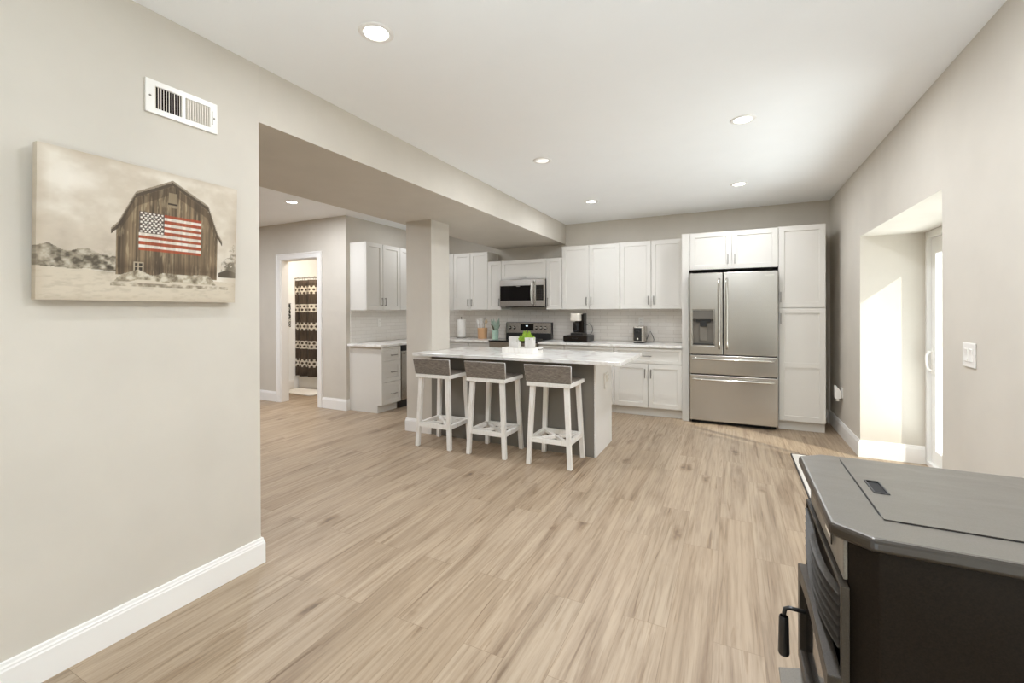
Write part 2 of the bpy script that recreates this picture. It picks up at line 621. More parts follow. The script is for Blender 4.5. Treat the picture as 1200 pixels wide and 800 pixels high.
    def shaker(self, x0, x1, z0, z1, y0, y1, rail=.056, rec=.010, slope=.003):
        """panel door in the xz plane; front at y0 (towards -y), back at y1."""
        def ring(a, y):
            return [self.bm.verts.new(p) for p in ((x0 + a, y, z0 + a), (x1 - a, y, z0 + a), (x1 - a, y, z1 - a), (x0 + a, y, z1 - a))]
        e = .0015
        rr = [ring(0, y1), ring(0, y0 + e), ring(e, y0), ring(rail, y0), ring(rail + slope, y0 + rec)]
        self._f(rr[0])
        for a, b in zip(rr, rr[1:]):
            for k in range(4):
                j = (k + 1) % 4
                self._f([a[k], a[j], b[j], b[k]])
        self._f(rr[-1][::-1])
        return self
    def build(self, name, mat, parent=None, bevel=0.0, seg=2, local=False, matrix=None):
        bm = self.bm
        sm = [f for f in self.smooth if f.is_valid]
        bmesh.ops.recalc_face_normals(bm, faces=bm.faces)
        if bevel > 0:
            es = [e for e in bm.edges if len(e.link_faces) == 2 and e.calc_face_angle(0) > rad(32)
                  and not (e.link_faces[0] in self.smooth and e.link_faces[1] in self.smooth)]
            if es:
                bmesh.ops.bevel(bm, geom=es, offset=bevel, segments=seg, profile=.5, affect='EDGES', clamp_overlap=True)
        if matrix is not None:
            bm.transform(matrix)
        me = bpy.data.meshes.new(name)
        for f in bm.faces:
            if f in self.smooth:
                f.smooth = True
        off = Vector((0, 0, 0))
        if parent is not None and not local:
            w = parent.matrix_world if False else None
            off = abs_loc(parent)
            bm.transform(Matrix.Translation(-off))
        elif parent is None and not local and len(bm.verts):
            lo = Vector([min(v.co[i] for v in bm.verts) for i in range(3)])
            hi = Vector([max(v.co[i] for v in bm.verts) for i in range(3)])
            off = Vector(((lo.x + hi.x) / 2, (lo.y + hi.y) / 2, lo.z))
            if name in KEEP_ORIGIN:
                off = Vector((0, 0, 0))
            bm.transform(Matrix.Translation(-off))
        bm.to_mesh(me)
        bm.free()
        for m in (mat if isinstance(mat, (list, tuple)) else [mat]):
            me.materials.append(m)
        o = bpy.data.objects.new(name, me)
        COL.objects.link(o)
        if parent is not None:
            o.parent = parent
        else:
            o.location = off
        return o

KEEP_ORIGIN = {'floor', 'wall_back', 'backsplash'}

def abs_loc(o):
    p = Vector(o.location)
    while o.parent is not None:
        o = o.parent
        p = p + Vector(o.location)
    return p

def thing(name, label, cat, loc=(0, 0, 0), rotz=0.0, group=None):
    o = bpy.data.objects.new(name, None)
    o.empty_display_size = .1
    COL.objects.link(o)
    o.location = loc
    o.rotation_euler = (0, 0, rotz)
    o['label'] = label
    o['category'] = cat
    if group: o['group'] = group
    return o

def tag(o, label, cat, group=None):
    o['label'] = label
    o['category'] = cat
    if group: o['group'] = group
    return o

def struct(name, mb, mat, **kw):
    o = mb.build(name, mat, **kw)
    o['kind'] = 'structure'
    return o

def dup(root, loc=None, rotz=None, label=None):
    r = root.copy()
    COL.objects.link(r)
    if loc is not None: r.location = loc
    if rotz is not None: r.rotation_euler = (0, 0, rotz)
    if label: r['label'] = label
    for ch in list(root.children):
        c = ch.copy(); COL.objects.link(c); c.parent = r
        for g in list(ch.children):
            d = g.copy(); COL.objects.link(d); d.parent = c
    return r

# ------------------------------------------------------------------ the room
H, L, R, D, E = 2.671, -2.276, 1.059, 6.477, 1.545
B, HB, A, PW = -3.43, 2.369, -4.731, 4.4575
OY0, OY1, OH = 3.308, 5.091, 2.024
XO = 1.62            # outer face of the thick right wall
REAR = -4.6

struct('floor', MB().box(-8.3, XO, REAR - .12, 6.6, -.12, 0), M['floor'])
struct('ceiling', MB().box(-8.3, XO, REAR - .12, 6.6, H, H + .12), M['ceiling'])
struct('wall_left', MB().box(L - .14, L, REAR, E, 0, H), M['wall'])
struct('wall_back', MB().box(A - .12, XO, D, D + .12, 0, H), M['wall'])
struct('wall_right', MB().plate([REAR, OY0, OY1, D], [0, OH, H], {(1, 0)}, 'x', R, XO), M['wall'])
struct('wall_rear', MB().box(-8.3, XO, REAR - .12, REAR, 0, H), M['wall'])
struct('wall_kitchen', MB().box(A - .12, A, PW, D, 0, H), M['wall'])
DX0, DX1, DH = -6.075, -5.272, 2.135
struct('wall_doorway', MB().plate([-8.3, DX0, DX1, A - .12], [0, DH, H], {(1, 0)}, 'y', PW, PW + .12), M['wall'])
struct('wall_far', MB().box(-8.42, -8.3, REAR, 6.6, 0, H), M['wall'])
struct('beam', MB().box(B, L, E, D, HB, H), M['wall'])
struct('column', MB().box(-3.32, -2.972, 4.013, 4.3575, 0, HB), M['wall'])
# bathroom behind the doorway
BX = -6.93
struct('wall_bathroom', MB().box(BX - .1, BX, PW + .12, 6.3, 0, H), M['ceiling'])
struct('wall_bathroom_back', MB().box(BX, A - .12, 6.2, 6.3, 0, H), M['ceiling'])

# baseboards: flat board with a stepped cap, swept along the wall line (the room lies to the right of the path)
def base(name, paths, h=.142):
    mb = MB()
    for path in paths:
        n_ = len(path)
        dirs = [(Vector(path[i + 1]) - Vector(path[i])).normalized() for i in range(n_ - 1)]
        def offs(t):
            o_ = []
            for i, p in enumerate(path):
                d0 = dirs[max(i - 1, 0)]
                d1 = dirs[min(i, n_ - 2)]
                n0, n1 = Vector((d0.y, -d0.x)), Vector((d1.y, -d1.x))
                m_ = (n0 + n1)
                m_ = m_ / max(1e-6, m_.dot(n0))
                o_.append((p[0] + m_.x * t, p[1] + m_.y * t))
            return o_
        prof = [(0, 0), (.016, 0), (.016, h - .030), (.0135, h - .024), (.0135, h - .018), (.010, h - .012), (.009, h - .002), (.007, h), (0, h)]
        rows = [[mb.bm.verts.new((x, y, z)) for x, y in offs(t)] for t, z in prof]
        for a, b in zip(rows, rows[1:] + rows[:1]):
            for i in range(n_ - 1):
                mb._f([a[i], a[i + 1], b[i + 1], b[i]])
        mb._f([r_[0] for r_ in rows]); mb._f([r_[-1] for r_ in rows][::-1])
    return struct(name, mb, M['trim'])
base('baseboard_left', [[(L, REAR + .02), (L, E), (L - .14, E)]], .136)
base('baseboard_right', [[(R, D - .02), (R, OY1), (1.515, OY1)]], .155)
base('baseboard_right_near', [[(R, OY0), (R, REAR + .02)]], .155)
base('baseboard_back', [[(.93, D), (R - .018, D)]], .155)
base('baseboard_column', [[(-3.32, 4.3575), (-3.32, 4.013), (-2.972, 4.013)]], .143)
base('baseboard_doorway', [[(-8.28, PW), (DX0 - .085, PW)], [(DX1 + .08, PW), (A, PW), (A, PW + .05)]], .15)
base('baseboard_bathroom', [[(BX, PW + .13), (BX, 5.33)]], .16)

# door casing round the bathroom doorway
mb = MB()
cw = .078
mb.plate([DX0 - cw, DX0 + .006, DX1 - .006, DX1 + cw], [0, DH - .006, DH + cw], {(1, 0)}, 'y', PW - .018, PW)
mb.plate([DX0 - cw, DX0 - cw + .02, DX1 + cw - .02, DX1 + cw], [0, DH + cw - .02, DH + cw], {(1, 0)}, 'y', PW - .026, PW - .018)
mb.plate([DX0, DX0 + .018, DX1 - .018, DX1], [0, DH - .018, DH], {(1, 0)}, 'y', PW, PW + .12)
struct('trim_1', mb, M['trim'], bevel=.002)

# sliding glass door in the thick right wall
dr = bpy.data.objects.new('door_1', None)
COL.objects.link(dr)
dr.location = (1.56, (OY0 + OY1) / 2, 0)
dr['kind'] = 'structure'
MB().plate([OY0, OY0 + .04, OY1 - .04, OY1], [0, .035, 1.965, OH], {(1, 1)}, 'x', 1.517, XO).build('door_frame', M['vinyl'], dr, bevel=.003)
def door_panel(y0, y1, x0, x1):
    s = .085
    MB().plate([y0, y0 + s, y1 - s, y1], [.037, .15, 1.825, 1.963], {(1, 1)}, 'x', x0, x1).build('sliding_panel', M['vinyl'], dr, bevel=.004)
    xm = (x0 + x1) / 2
    MB().box(xm - .003, xm + .003, y0 + s, y1 - s, .15, 1.825).build('glass_pane', M['glass'], dr)
door_panel(4.22, 5.048, 1.545, 1.578)
door_panel(3.35, 4.30, 1.582, 1.615)
hb = MB()
hb.box(1.535, 1.545, 4.985, 5.03, .80, 1.01)
hb.tube([(1.54, 5.01, .99), (1.512, 5.008, .985), (1.498, 5.006, .95), (1.50, 5.005, .88), (1.512, 5.006, .84), (1.54, 5.008, .83)], .009)
hb.build('door_handle', M['white_plastic'], dr, bevel=.002)

# outdoors beyond the sliding door: paving, unseen wall added to block sun from the near panel
struct('exterior_ground', MB().box(XO, 14, -4, 16, -.2, -.05), M['concrete'])
struct('sun_blocker_wall', MB().box(XO, 3.02, 2.95, 3.2, -.05, 3.4), M['brick_ext'])

# backsplash tiles
struct('backsplash', MB().box(A + .011, -.556, D - .010, D - .0005, .916, 1.374), M['tile'])
o = MB().box(A + .0005, A + .010, PW + .07, D - .011, .916, 1.376)
KEEP_ORIGIN.add('backsplash_side')
struct('backsplash_side', o, M['tile_side'])

# ------------------------------------------------------------------ recessed ceiling lights
def downlight(x, y, label, w=LAMP_W, r=.075, lit=True, lamp_col=LAMP_COL, lens='lens', group='recessed ceiling lights'):
    t = thing('recessed_ceiling_light', label, 'ceiling light', (x, y, H - .001), 0, group)
    MB().lathe([(r * .74, -.001), (r * .80, -.006), (r * .98, -.005), (r * 1.1, -.001), (r * 1.1, 0)], (x, y), 32, H).build('trim_ring', M['trim'], t)
    MB().lathe([(0, -.0045), (r * .5, -.004), (r * .76, -.0025), (r * .76, 0)], (x, y), 28, H).build('lens', M[lens], t)
    d = bpy.data.lights.new('ceiling_lamp', 'AREA')
    d.shape = 'DISK'
    d.size = r * 1.5
    d.energy = w
    d.color = lamp_col
    lo = bpy.data.objects.new('ceiling_lamp', d)
    COL.objects.link(lo)
    lo.parent = t
    lo.location = (0, 0, -.012)
    return t
downlight(-1.51, 1.614, 'biggest lit recessed ceiling light, near the open end of the picture wall', 4.2)
downlight(.074, 3.48, 'lit recessed ceiling light near the right wall, in front of the sliding door', 12)
downlight(-1.488, 3.626, 'recessed ceiling light above the island stools, the one with a visible ring', 7, lens='lens_dim')
downlight(.071, 5.227, 'lit recessed ceiling light in front of the refrigerator', 8.5)
downlight(-1.516, 5.244, 'lit recessed ceiling light in front of the coffee maker wall cabinets', 9.5)
downlight(-4.727, 3.622, 'lit recessed ceiling light in the side area before the bathroom doorway', 16)
# further unseen ceiling lamps, added as light only without fixtures
def ceiling_lamp(x, y, w, lamp_col=LAMP_COL):
    d = bpy.data.lights.new('ceiling_lamp', 'AREA')
    d.shape = 'DISK'
    d.size = .1125
    d.energy = w
    d.color = lamp_col
    lo = bpy.data.objects.new('ceiling_lamp', d)
    COL.objects.link(lo)
    lo.location = (x, y, H - .013)
ceiling_lamp(.074, 1.65, 22)
ceiling_lamp(-1.5, -.4, 3.5)
ceiling_lamp(.07, -.4, 7)
ceiling_lamp(-1.5, -2.4, 3.5)
ceiling_lamp(.07, -2.4, 6)
ceiling_lamp(-4.727, 1.6, 31)
ceiling_lamp(-6.6, 2.6, 28)
ceiling_lamp(-3.95, 5.35, 5)
ceiling_lamp(-5.95, 5.0, 20, lamp_col=(1, .88, .72))

# ------------------------------------------------------------------ cabinets
def handle_v(parent, x, zc, y, ln=.118, name='handle'):
    mb = MB()
    mb.box(x - .005, x + .005, y - .030, y - .022, zc - ln / 2, zc + ln / 2)
    for s in (-1, 1):
        mb.box(x - .004, x + .004, y - .022, y, zc + s * (ln / 2 - .011) - .004, zc + s * (ln / 2 - .011) + .004)
    return mb.build(name, M['nickel'], parent, bevel=.0015, local=True)
def handle_h(parent, xc, z, y, ln=.118):
    mb = MB()
    mb.box(xc - ln / 2, xc + ln / 2, y - .030, y - .022, z - .005, z + .005)
    for s in (-1, 1):
        xx = xc + s * (ln / 2 - .011)
        mb.box(xx - .004, xx + .004, y - .022, y, z - .004, z + .004)
    return mb.build('handle', M['nickel'], parent, bevel=.0015, local=True)

def cabinet(name, label, loc, w, depth, z0, z1, fronts, rotz=0.0, toe=0.0, extra=None, cat='cabinet', group=None):
    """local frame: x along the width, front of carcass at y=0, doors stand .02 in front."""
    t = thing(name, label, cat, loc, rotz, group)
    mb = MB()
    g = .0006
    mb.box(g, w - g, 0, depth, z0 + (toe if toe else 0), z1)
    if toe:
        mb.box(g, w - g, .055, depth, z0, z0 + toe)
    mb.build('carcass', M['cab'], t, local=True)
    for f in fronts:
        kind, x0, x1, a, b = f[:5]
        hd = f[5] if len(f) > 5 else None
        nm = 'drawer' if kind == 'drawer' else ('panel' if kind == 'filler' else 'door')
        m2 = MB()
        if kind == 'filler':
            m2.box(x0, x1, -.020, -.0005, a, b)
        else:
            rail = .056 if min(x1 - x0, b - a) > .2 else .036
            m2.shaker(x0, x1, a, b, -.020, -.0005, rail)
            if len(f) > 6:        # a mid rail
                m2.box(x0 + rail - .002, x1 - rail + .002, -.020, -.010, f[6] - .028, f[6] + .028)
        d = m2.build(nm, M['cab'], t, local=True)
        if hd:
            if hd[0] == 'v': handle_v(d, hd[1], hd[2], -.020)
            else: handle_h(d, hd[1], hd[2], -.020)
    return t

G = .0026
def xs(x0, x): return x - x0
UF = 6.112 + .020     # carcass front of wall cabinets
UD = D - .001 - UF
def upper(label, x0, x1, z0, z1, split=None, hz=1.49, hx=None, name='wall_cabinet', hhoriz=False, filler=0):
    w = x1 - x0
    fr = []
    s0 = filler
    if filler: fr.append(('filler', 0, filler - G, z0, z1))
    if split is not None:
        s = split - x0
        fr.append(('door', s0 + G, s - G, z0 + G, z1 - G, ('v', s - .034, hz)))
        fr.append(('door', s + G, w - G, z0 + G, z1 - G, ('v', s + .034, hz)))
    elif hhoriz:
        fr.append(('door', G, w - G, z0 + G, z1 - G, ('h', w / 2, z0 + .035)))
    else:
        fr.append(('door', G, w - G, z0 + G, z1 - G, ('v', hx - x0, hz)))
    return cabinet(name, label, (x0, UF, 0), w, UD, z0, z1, fr)
upper('tall white double door wall cabinet in the corner behind the column', -4.166, -3.442, 1.374, 2.292, -3.765, filler=.084)
upper('narrow white wall cabinet just to the left of the microwave', -3.441, -3.203, 1.374, 2.132, hx=-3.232)
upper('short wide white cabinet directly above the microwave', -3.202, -2.455, 1.832, 2.132, hhoriz=True)
upper('narrow white wall cabinet just to the right of the microwave', -2.454, -2.209, 1.374, 2.132, hx=-2.425)
upper('white double door wall cabinet above the coffee maker', -2.208, -1.373, 1.374, 2.282, -1.806)
upper('white double door wall cabinet above the toaster, beside the refrigerator panel', -1.372, -.556, 1.374, 2.282, -.958)
# wall cabinets on the kitchen side wall (their fronts face +x)
UXF = -4.433 - .020
def upper_side(label, y0, y1, split):
    w = y1 - y0
    fr = []
    s = split - y0
    fr.append(('door', G, s - G, 1.374 + G, 2.305 - G, ('v', s - .030, 1.49)))
    fr.append(('door', s + G, w - G, 1.374 + G, 2.305 - G, ('v', s + .034, 1.49)))
    return cabinet('wall_cabinet', label, (UXF, y0, 0), w, UXF - A - .001, 1.374, 2.305, fr, rad(90))
upper_side('white double door wall cabinet on the side wall left of the column', 4.528, 5.215, 4.852)
upper_side('white wall cabinet on the side wall partly hidden by the column', 5.217, 6.08, 5.65)

# tall unit round the refrigerator
FT = 5.833
mb = MB().box(-.549, -.468, FT, D - .001, .0, 2.288)
tag(mb.build('refrigerator_side_panel', M['cab'], None, bevel=.0015), 'tall narrow white panel standing on the left side of the refrigerator', 'panel')
cabinet('over_refrigerator_cabinet', 'white double door cabinet directly above the refrigerator', (-.466, FT + .02, 0), .938, D - FT - .022, 1.842, 2.288,
        [('filler', 0, .010, 1.842, 2.288), ('door', .013, .463, 1.842, 2.286, ('v', .427, 1.955)), ('door', .467, .936, 1.842, 2.286, ('v', .499, 1.955))])
cabinet('pantry_cabinet', 'tall white pantry cabinet to the right of the refrigerator', (.4735, FT + .02, 0), .4425, D - FT - .022, 0, 2.292,
        [('door', .002, .4405, 1.380, 2.290, ('v', .020, 1.498)), ('door', .002, .4405, .114, 1.374, ('v', .020, 1.258), .737)], toe=.112)

# base cabinets along the back wall
BF = 5.848 + .020
def base_cab(label, x0, x1, fronts):
    w = x1 - x0
    fr = []
    for f in fronts:
        f = list(f)
        fr.append(tuple(f))
    return cabinet('base_cabinet', label, (x0, BF, 0), w, D - BF - .001, 0, .882, fr, toe=.113)
def std(w, split=None):
    c = w / 2
    fr = [('drawer', G, w - G, .678, .872, ('h', c, .775))]
    if split is None:
        fr.append(('door', G, w - G, .117, .673, ('v', w - .035, .55)))
    else:
        fr.append(('door', G, split - G, .117, .673, ('v', split - .036, .552)))
        fr.append(('door', split + G, w - G, .117, .673, ('v', split + .036, .552)))
    return fr
base_cab('white base cabinet with drawer over two doors beneath the toaster', -1.391, -.550, std(.841, .433))
base_cab('white base cabinet beneath the coffee maker, half hidden by the island', -2.084, -1.393, std(.691, .345))
base_cab('narrow white base cabinet just to the right of the range', -2.470, -2.086, std(.384))
base_cab('narrow white base cabinet just to the left of the range', -3.637, -3.262, std(.375))
base_cab('white corner base cabinet beneath the paper towel holder', -4.10, -3.639, std(.461))
# drawer unit and corner unit on the kitchen side wall
XF = -4.152
cabinet('drawer_cabinet', 'white three drawer base cabinet at the end of the side counter', (XF - .02, 4.512, 0), .378, XF - .02 - A - .001, 0, .882,
        [('drawer', .03, .376, .690, .876, ('h', .225, .762)), ('drawer', .03, .376, .405, .684, ('h', .225, .533)), ('drawer', .03, .376, .108, .399, ('h', .225, .240)),
         ('filler', 0, .028, .108, .876)], rad(90), toe=.105)
cabinet('corner_base_cabinet', 'white blind corner base cabinet beyond the dishwasher', (XF - .02, 5.52, 0), .935, XF - .02 - A - .001, 0, .882,
        [('filler', 0, .32, .117, .874)], rad(90), toe=.113)

# dishwasher
t = thing('dishwasher', 'stainless steel dishwasher beside the three drawer cabinet, partly behind the column', 'dishwasher', (XF, 5.2, 0))
MB().box(A + .05, XF - .03, 4.900, 5.508, .10, .876).build('tub', M['black_plastic'], t)
MB().box(XF - .028, XF + .010, 4.902, 5.506, .115, .80).build('door', M['steel'], t, bevel=.004)
MB().box(XF - .028, XF + .006, 4.902, 5.506, .806, .872).build('control_strip', M['black_plastic'], t, bevel=.003)
MB().box(XF - .06, XF - .04, 4.902, 5.506, .0, .105).build('kick_plate', M['black_plastic'], t)
mb = MB().tube([(XF + .008, 4.95, .765), (XF + .05, 4.955, .765), (XF + .05, 5.45, .765), (XF + .008, 5.455, .765)], .010)
mb.build('handle', M['chrome'], t)

# worktops
CT0, CT1 = .8835, .914
YB = D - .0115
mb = MB().prism([(A + .0105, PW + .005), (XF + .034, PW + .005), (XF + .034, 5.818), (-3.262, 5.818), (-3.262, YB), (A + .0105, YB)], 'z', CT0, CT1)
tag(mb.build('kitchen_worktop', M['quartz'], None, bevel=.003), 'L-shaped white quartz worktop running from side wall to the range', 'worktop')
mb = MB().box(-2.470, -.552, 5.818, YB, CT0, CT1)
tag(mb.build('kitchen_worktop', M['quartz'], None, bevel=.003), 'straight white quartz worktop between the range and the refrigerator panel', 'worktop')

# ------------------------------------------------------------------ island
t = thing('kitchen_island', 'kitchen island base with grey back panel and white end panel', 'island', (-2.0, 4.35, 0))
MB().box(-2.960, -1.140, 4.015, 4.60, 0, .882).build('carcass', M['cab'], t)
MB().box(-2.968, -1.136, 4.003, 4.0145, 0, .882).build('back_panel', M['island_grey'], t)
MB().box(-1.1395, -1.121, 4.003, 4.602, 0, .882).build('end_panel', M['trim'], t, bevel=.0015)
for i in range(4):
    x0 = -2.95 + i * .4525
    m2 = MB()
    m2.shaker(-x0 - .4485, -x0, .117, .875, -4.640, -4.602)
    o = m2.build('door', M['cab'], t, matrix=Matrix.Rotation(math.pi, 4, 'Z'))
top = [(-3.04, 3.763), (-.839, 3.763), (-.839, 4.727), (-2.967, 4.727), (-2.967, 4.008), (-3.04, 4.008)]
tag(MB().prism(top, 'z', CT0, CT1).build('island_worktop', M['quartz'], None, bevel=.003), 'white veined quartz worktop overhanging the kitchen island', 'worktop')

# ------------------------------------------------------------------ refrigerator
FG = 5.748
t = thing('refrigerator', 'stainless steel french door refrigerator with ice dispenser', 'refrigerator', (.004, 6.1, 0))
MB().box(-.450, .458, FG + .075, 6.44, .03, 1.775).build('cabinet_body', M['black_plastic'], t, bevel=.004)
for yy in (FG + .09, 6.35):
    MB().box(-.44, .45, yy, yy + .04, .0, .04).build('base_rail', M['black_gap'], t)
dl = MB().plate([-.455, -.425, -.182, -.0945], [.832, .935, 1.362, 1.795], {(1, 1)}, 'y', FG, FG + .068).build('left_door', M['steel'], t, bevel=.006)
dl.name = 'door'
# dispenser set into the left door
dp = MB()
dp.plate([-.4245, -.4175, -.1895, -.1825], [.9355, .9425, 1.3545, 1.3615], {(1, 1)}, 'y', FG - .002, FG + .060)
dp.build('dispenser_frame', M['steel_x'], dl)
MB().box(-.417, -.190, FG + .052, FG + .060, .943, 1.354).build('dispenser_recess', M['stove_panel'], dl)
MB().box(-.417, -.190, FG + .004, FG + .050, 1.246, 1.354).build('dispenser_control_panel', M['dispenser'], dl, bevel=.002)
MB().box(-.385, -.222, FG + .014, FG + .05, 1.213, 1.244).box(-.34, -.27, FG + .012, FG + .05, 1.16, 1.212).build('dispenser_spout', M['black_plastic'], dl, bevel=.004)
MB().box(-.345, -.262, FG + .034, FG + .046, .99, 1.16).build('dispenser_paddle', M['stove_panel'], dl, bevel=.004)
MB().box(-.417, -.190, FG + .006, FG + .050, .944, .958).build('drip_tray', M['black_plastic'], dl, bevel=.002)
dr_ = MB().box(-.0865, .463, FG, FG + .068, .832, 1.795).build('door', M['steel'], t, bevel=.006)
d1 = MB().box(-.455, .463, FG, FG + .068, .598, .820).build('drawer', M['steel'], t, bevel=.006)
d2 = MB().box(-.455, .463, FG, FG + .068, .045, .586).build('freezer_drawer', M['steel'], t, bevel=.006)
def bar_v(x, z0, z1, par):
    yb = FG - .052
    p = [(x, FG + .002, z1), (x, FG - .03, z1 - .004), (x, yb + .006, z1 - .03)]
    p += [(x, yb - .010 * math.sin(math.pi * k / 10), z1 - .05 - (z1 - z0 - .10) * k / 10) for k in range(11)]
    p += [(x, yb + .006, z0 + .03), (x, FG - .03, z0 + .004), (x, FG + .002, z0)]
    MB().tube(p, .0125, 12).build('handle', M['chrome'], par)
def bar_h(x0, x1, z, par):
    yb = FG - .050
    p = [(x0, FG + .002, z), (x0 + .004, FG - .03, z), (x0 + .03, yb + .006, z)]
    p += [(x0 + .05 + (x1 - x0 - .10) * k / 10, yb - .012 * math.sin(math.pi * k / 10), z) for k in range(11)]
    p += [(x1 - .03, yb + .006, z), (x1 - .004, FG - .03, z), (x1, FG + .002, z)]
    MB().tube(p, .0135, 12).build('handle', M['chrome'], par)
bar_v(-.133, .905, 1.72, dl)
bar_v(-.050, .905, 1.72, dr_)
bar_h(-.415, .420, .780, d1)
bar_h(-.415, .420, .538, d2)
MB().box(.335, .425, FG - .0015, FG + .002, 1.742, 1.752).box(.35, .41, FG - .0015, FG + .002, 1.734, 1.738).build('maker_badge', M['chrome'], dr_)

# ------------------------------------------------------------------ range and microwave
t = thing('cooking_range', 'stainless steel and black glass cooking range under the microwave', 'range', (-2.868, 6.1, 0))
MB().box(-3.253, -2.483, 5.85, 6.44, .02, .902).build('body', M['black_plastic'], t, bevel=.003)
for yy in (5.87, 6.36):
    MB().box(-3.25, -2.486, yy, yy + .03, 0, .03).build('base_rail', M['black_gap'], t)
MB().box(-3.256, -2.480, 5.795, 6.385, .9035, .926).build('cooktop', M['black_glass'], t, bevel=.006)
for (bx, by, br_) in ((-3.06, 5.95, .10), (-2.67, 5.95, .085), (-3.06, 6.23, .08), (-2.67, 6.23, .10)):
    MB().lathe([(br_ - .003, .0002), (br_ - .003, .0008), (br_, .0008), (br_, .0002)], (bx, by), 36, .926).build('burner_ring', M['stove_panel'], t)
od = MB().box(-3.253, -2.483, 5.802, 5.848, .22, .80).build('oven_door', M['steel_x'], t, bevel=.005)
MB().box(-3.15, -2.586, 5.800, 5.803, .33, .68).build('oven_window', M['black_glass'], od)
MB().tube([(-3.20, 5.805, .75), (-3.20, 5.765, .75), (-2.536, 5.765, .75), (-2.536, 5.805, .75)], .012).build('handle', M['chrome'], od)
MB().box(-3.253, -2.483, 5.812, 5.848, .81, .90).build('front_strip', M['steel_x'], t, bevel=.003)
MB().box(-3.253, -2.483, 5.806, 5.848, .06, .21).build('storage_drawer', M['steel_x'], t, bevel=.004)
bgd = MB().prism([(6.372, .926), (6.458, .926), (6.458, 1.178), (6.392, 1.178), (6.380, 1.165)], 'x', -3.256, -2.479).build('backguard', M['black_plastic'], t, bevel=.003)
MB().prism([(6.3735, 1.008), (6.386, 1.008), (6.392, 1.172), (6.3795, 1.172)], 'x', -3.250, -2.486).build('control_panel', M['steel_x'], bgd, bevel=.002)
MB().prism([(6.3725, 1.048), (6.380, 1.048), (6.383, 1.150), (6.3765, 1.150)], 'x', -3.00, -2.775).build('display_panel', M['black_glass'], bgd)
MB().box(-2.905, -2.87, 6.3715, 6.374, 1.112, 1.130).build('clock_digits', M['display'], bgd)
for kx in (-3.185, -3.11, -2.725, -2.648, -2.572):
    mb = MB().lathe([(.027, 0), (.027, -.006), (.021, -.010), (.019, -.030), (.016, -.033), (0, -.033)], (kx, 1.092), 20, 6.377, 'y')
    mb.box(kx - .003, kx + .003, 6.340, 6.352, 1.080, 1.110)
    mb.build('knob', M['chrome'], bgd)

t = thing('microwave', 'stainless steel over the range microwave with black window', 'microwave', (-2.825, 6.3, 1.414))
MB().box(-3.196, -2.456, 6.082, 6.463, 1.418, 1.829).build('case', M['black_plastic'], t, bevel=.002)
md = MB().box(-3.198, -2.600, 6.055, 6.081, 1.422, 1.828).build('door', M['steel_x'], t, bevel=.003)
MB().box(-3.188, -2.665, 6.0525, 6.0555, 1.512, 1.737).build('window', M['black_glass'], md)
hp = [(-2.635, 6.056, 1.795), (-2.640, 6.02, 1.785)] + [(-2.640 - .012 * math.sin(math.pi * k / 10), 6.012 - .012 * math.sin(math.pi * k / 10), 1.77 - .30 * k / 10) for k in range(11)] + [(-2.640, 6.02, 1.455), (-2.635, 6.056, 1.445)]
MB().tube(hp, .011).build('handle', M['chrome'], md)
cpn = MB().box(-2.598, -2.456, 6.055, 6.081, 1.422, 1.828).build('control_panel', M['steel_x'], t, bevel=.003)
MB().box(-2.592, -2.475, 6.0525, 6.0555, 1.512, 1.737).build('keypad_glass', M['black_glass'], cpn)
mb = MB()
for r_ in range(5):
    for c_ in range(3):
        mb.box(-2.575 + c_ * .032, -2.557 + c_ * .032, 6.0515, 6.0527, 1.535 + r_ * .03, 1.549 + r_ * .03)
mb.build('keys', M['stove_front'], cpn)
MB().box(-2.915, -2.855, 6.0515, 6.0527, 1.722, 1.730).build('maker_badge', M['chrome'], md)
MB().box(-3.12, -2.53, 6.10, 6.40, 1.412, 1.419).build('vent_grille', M['stove_body'], t)

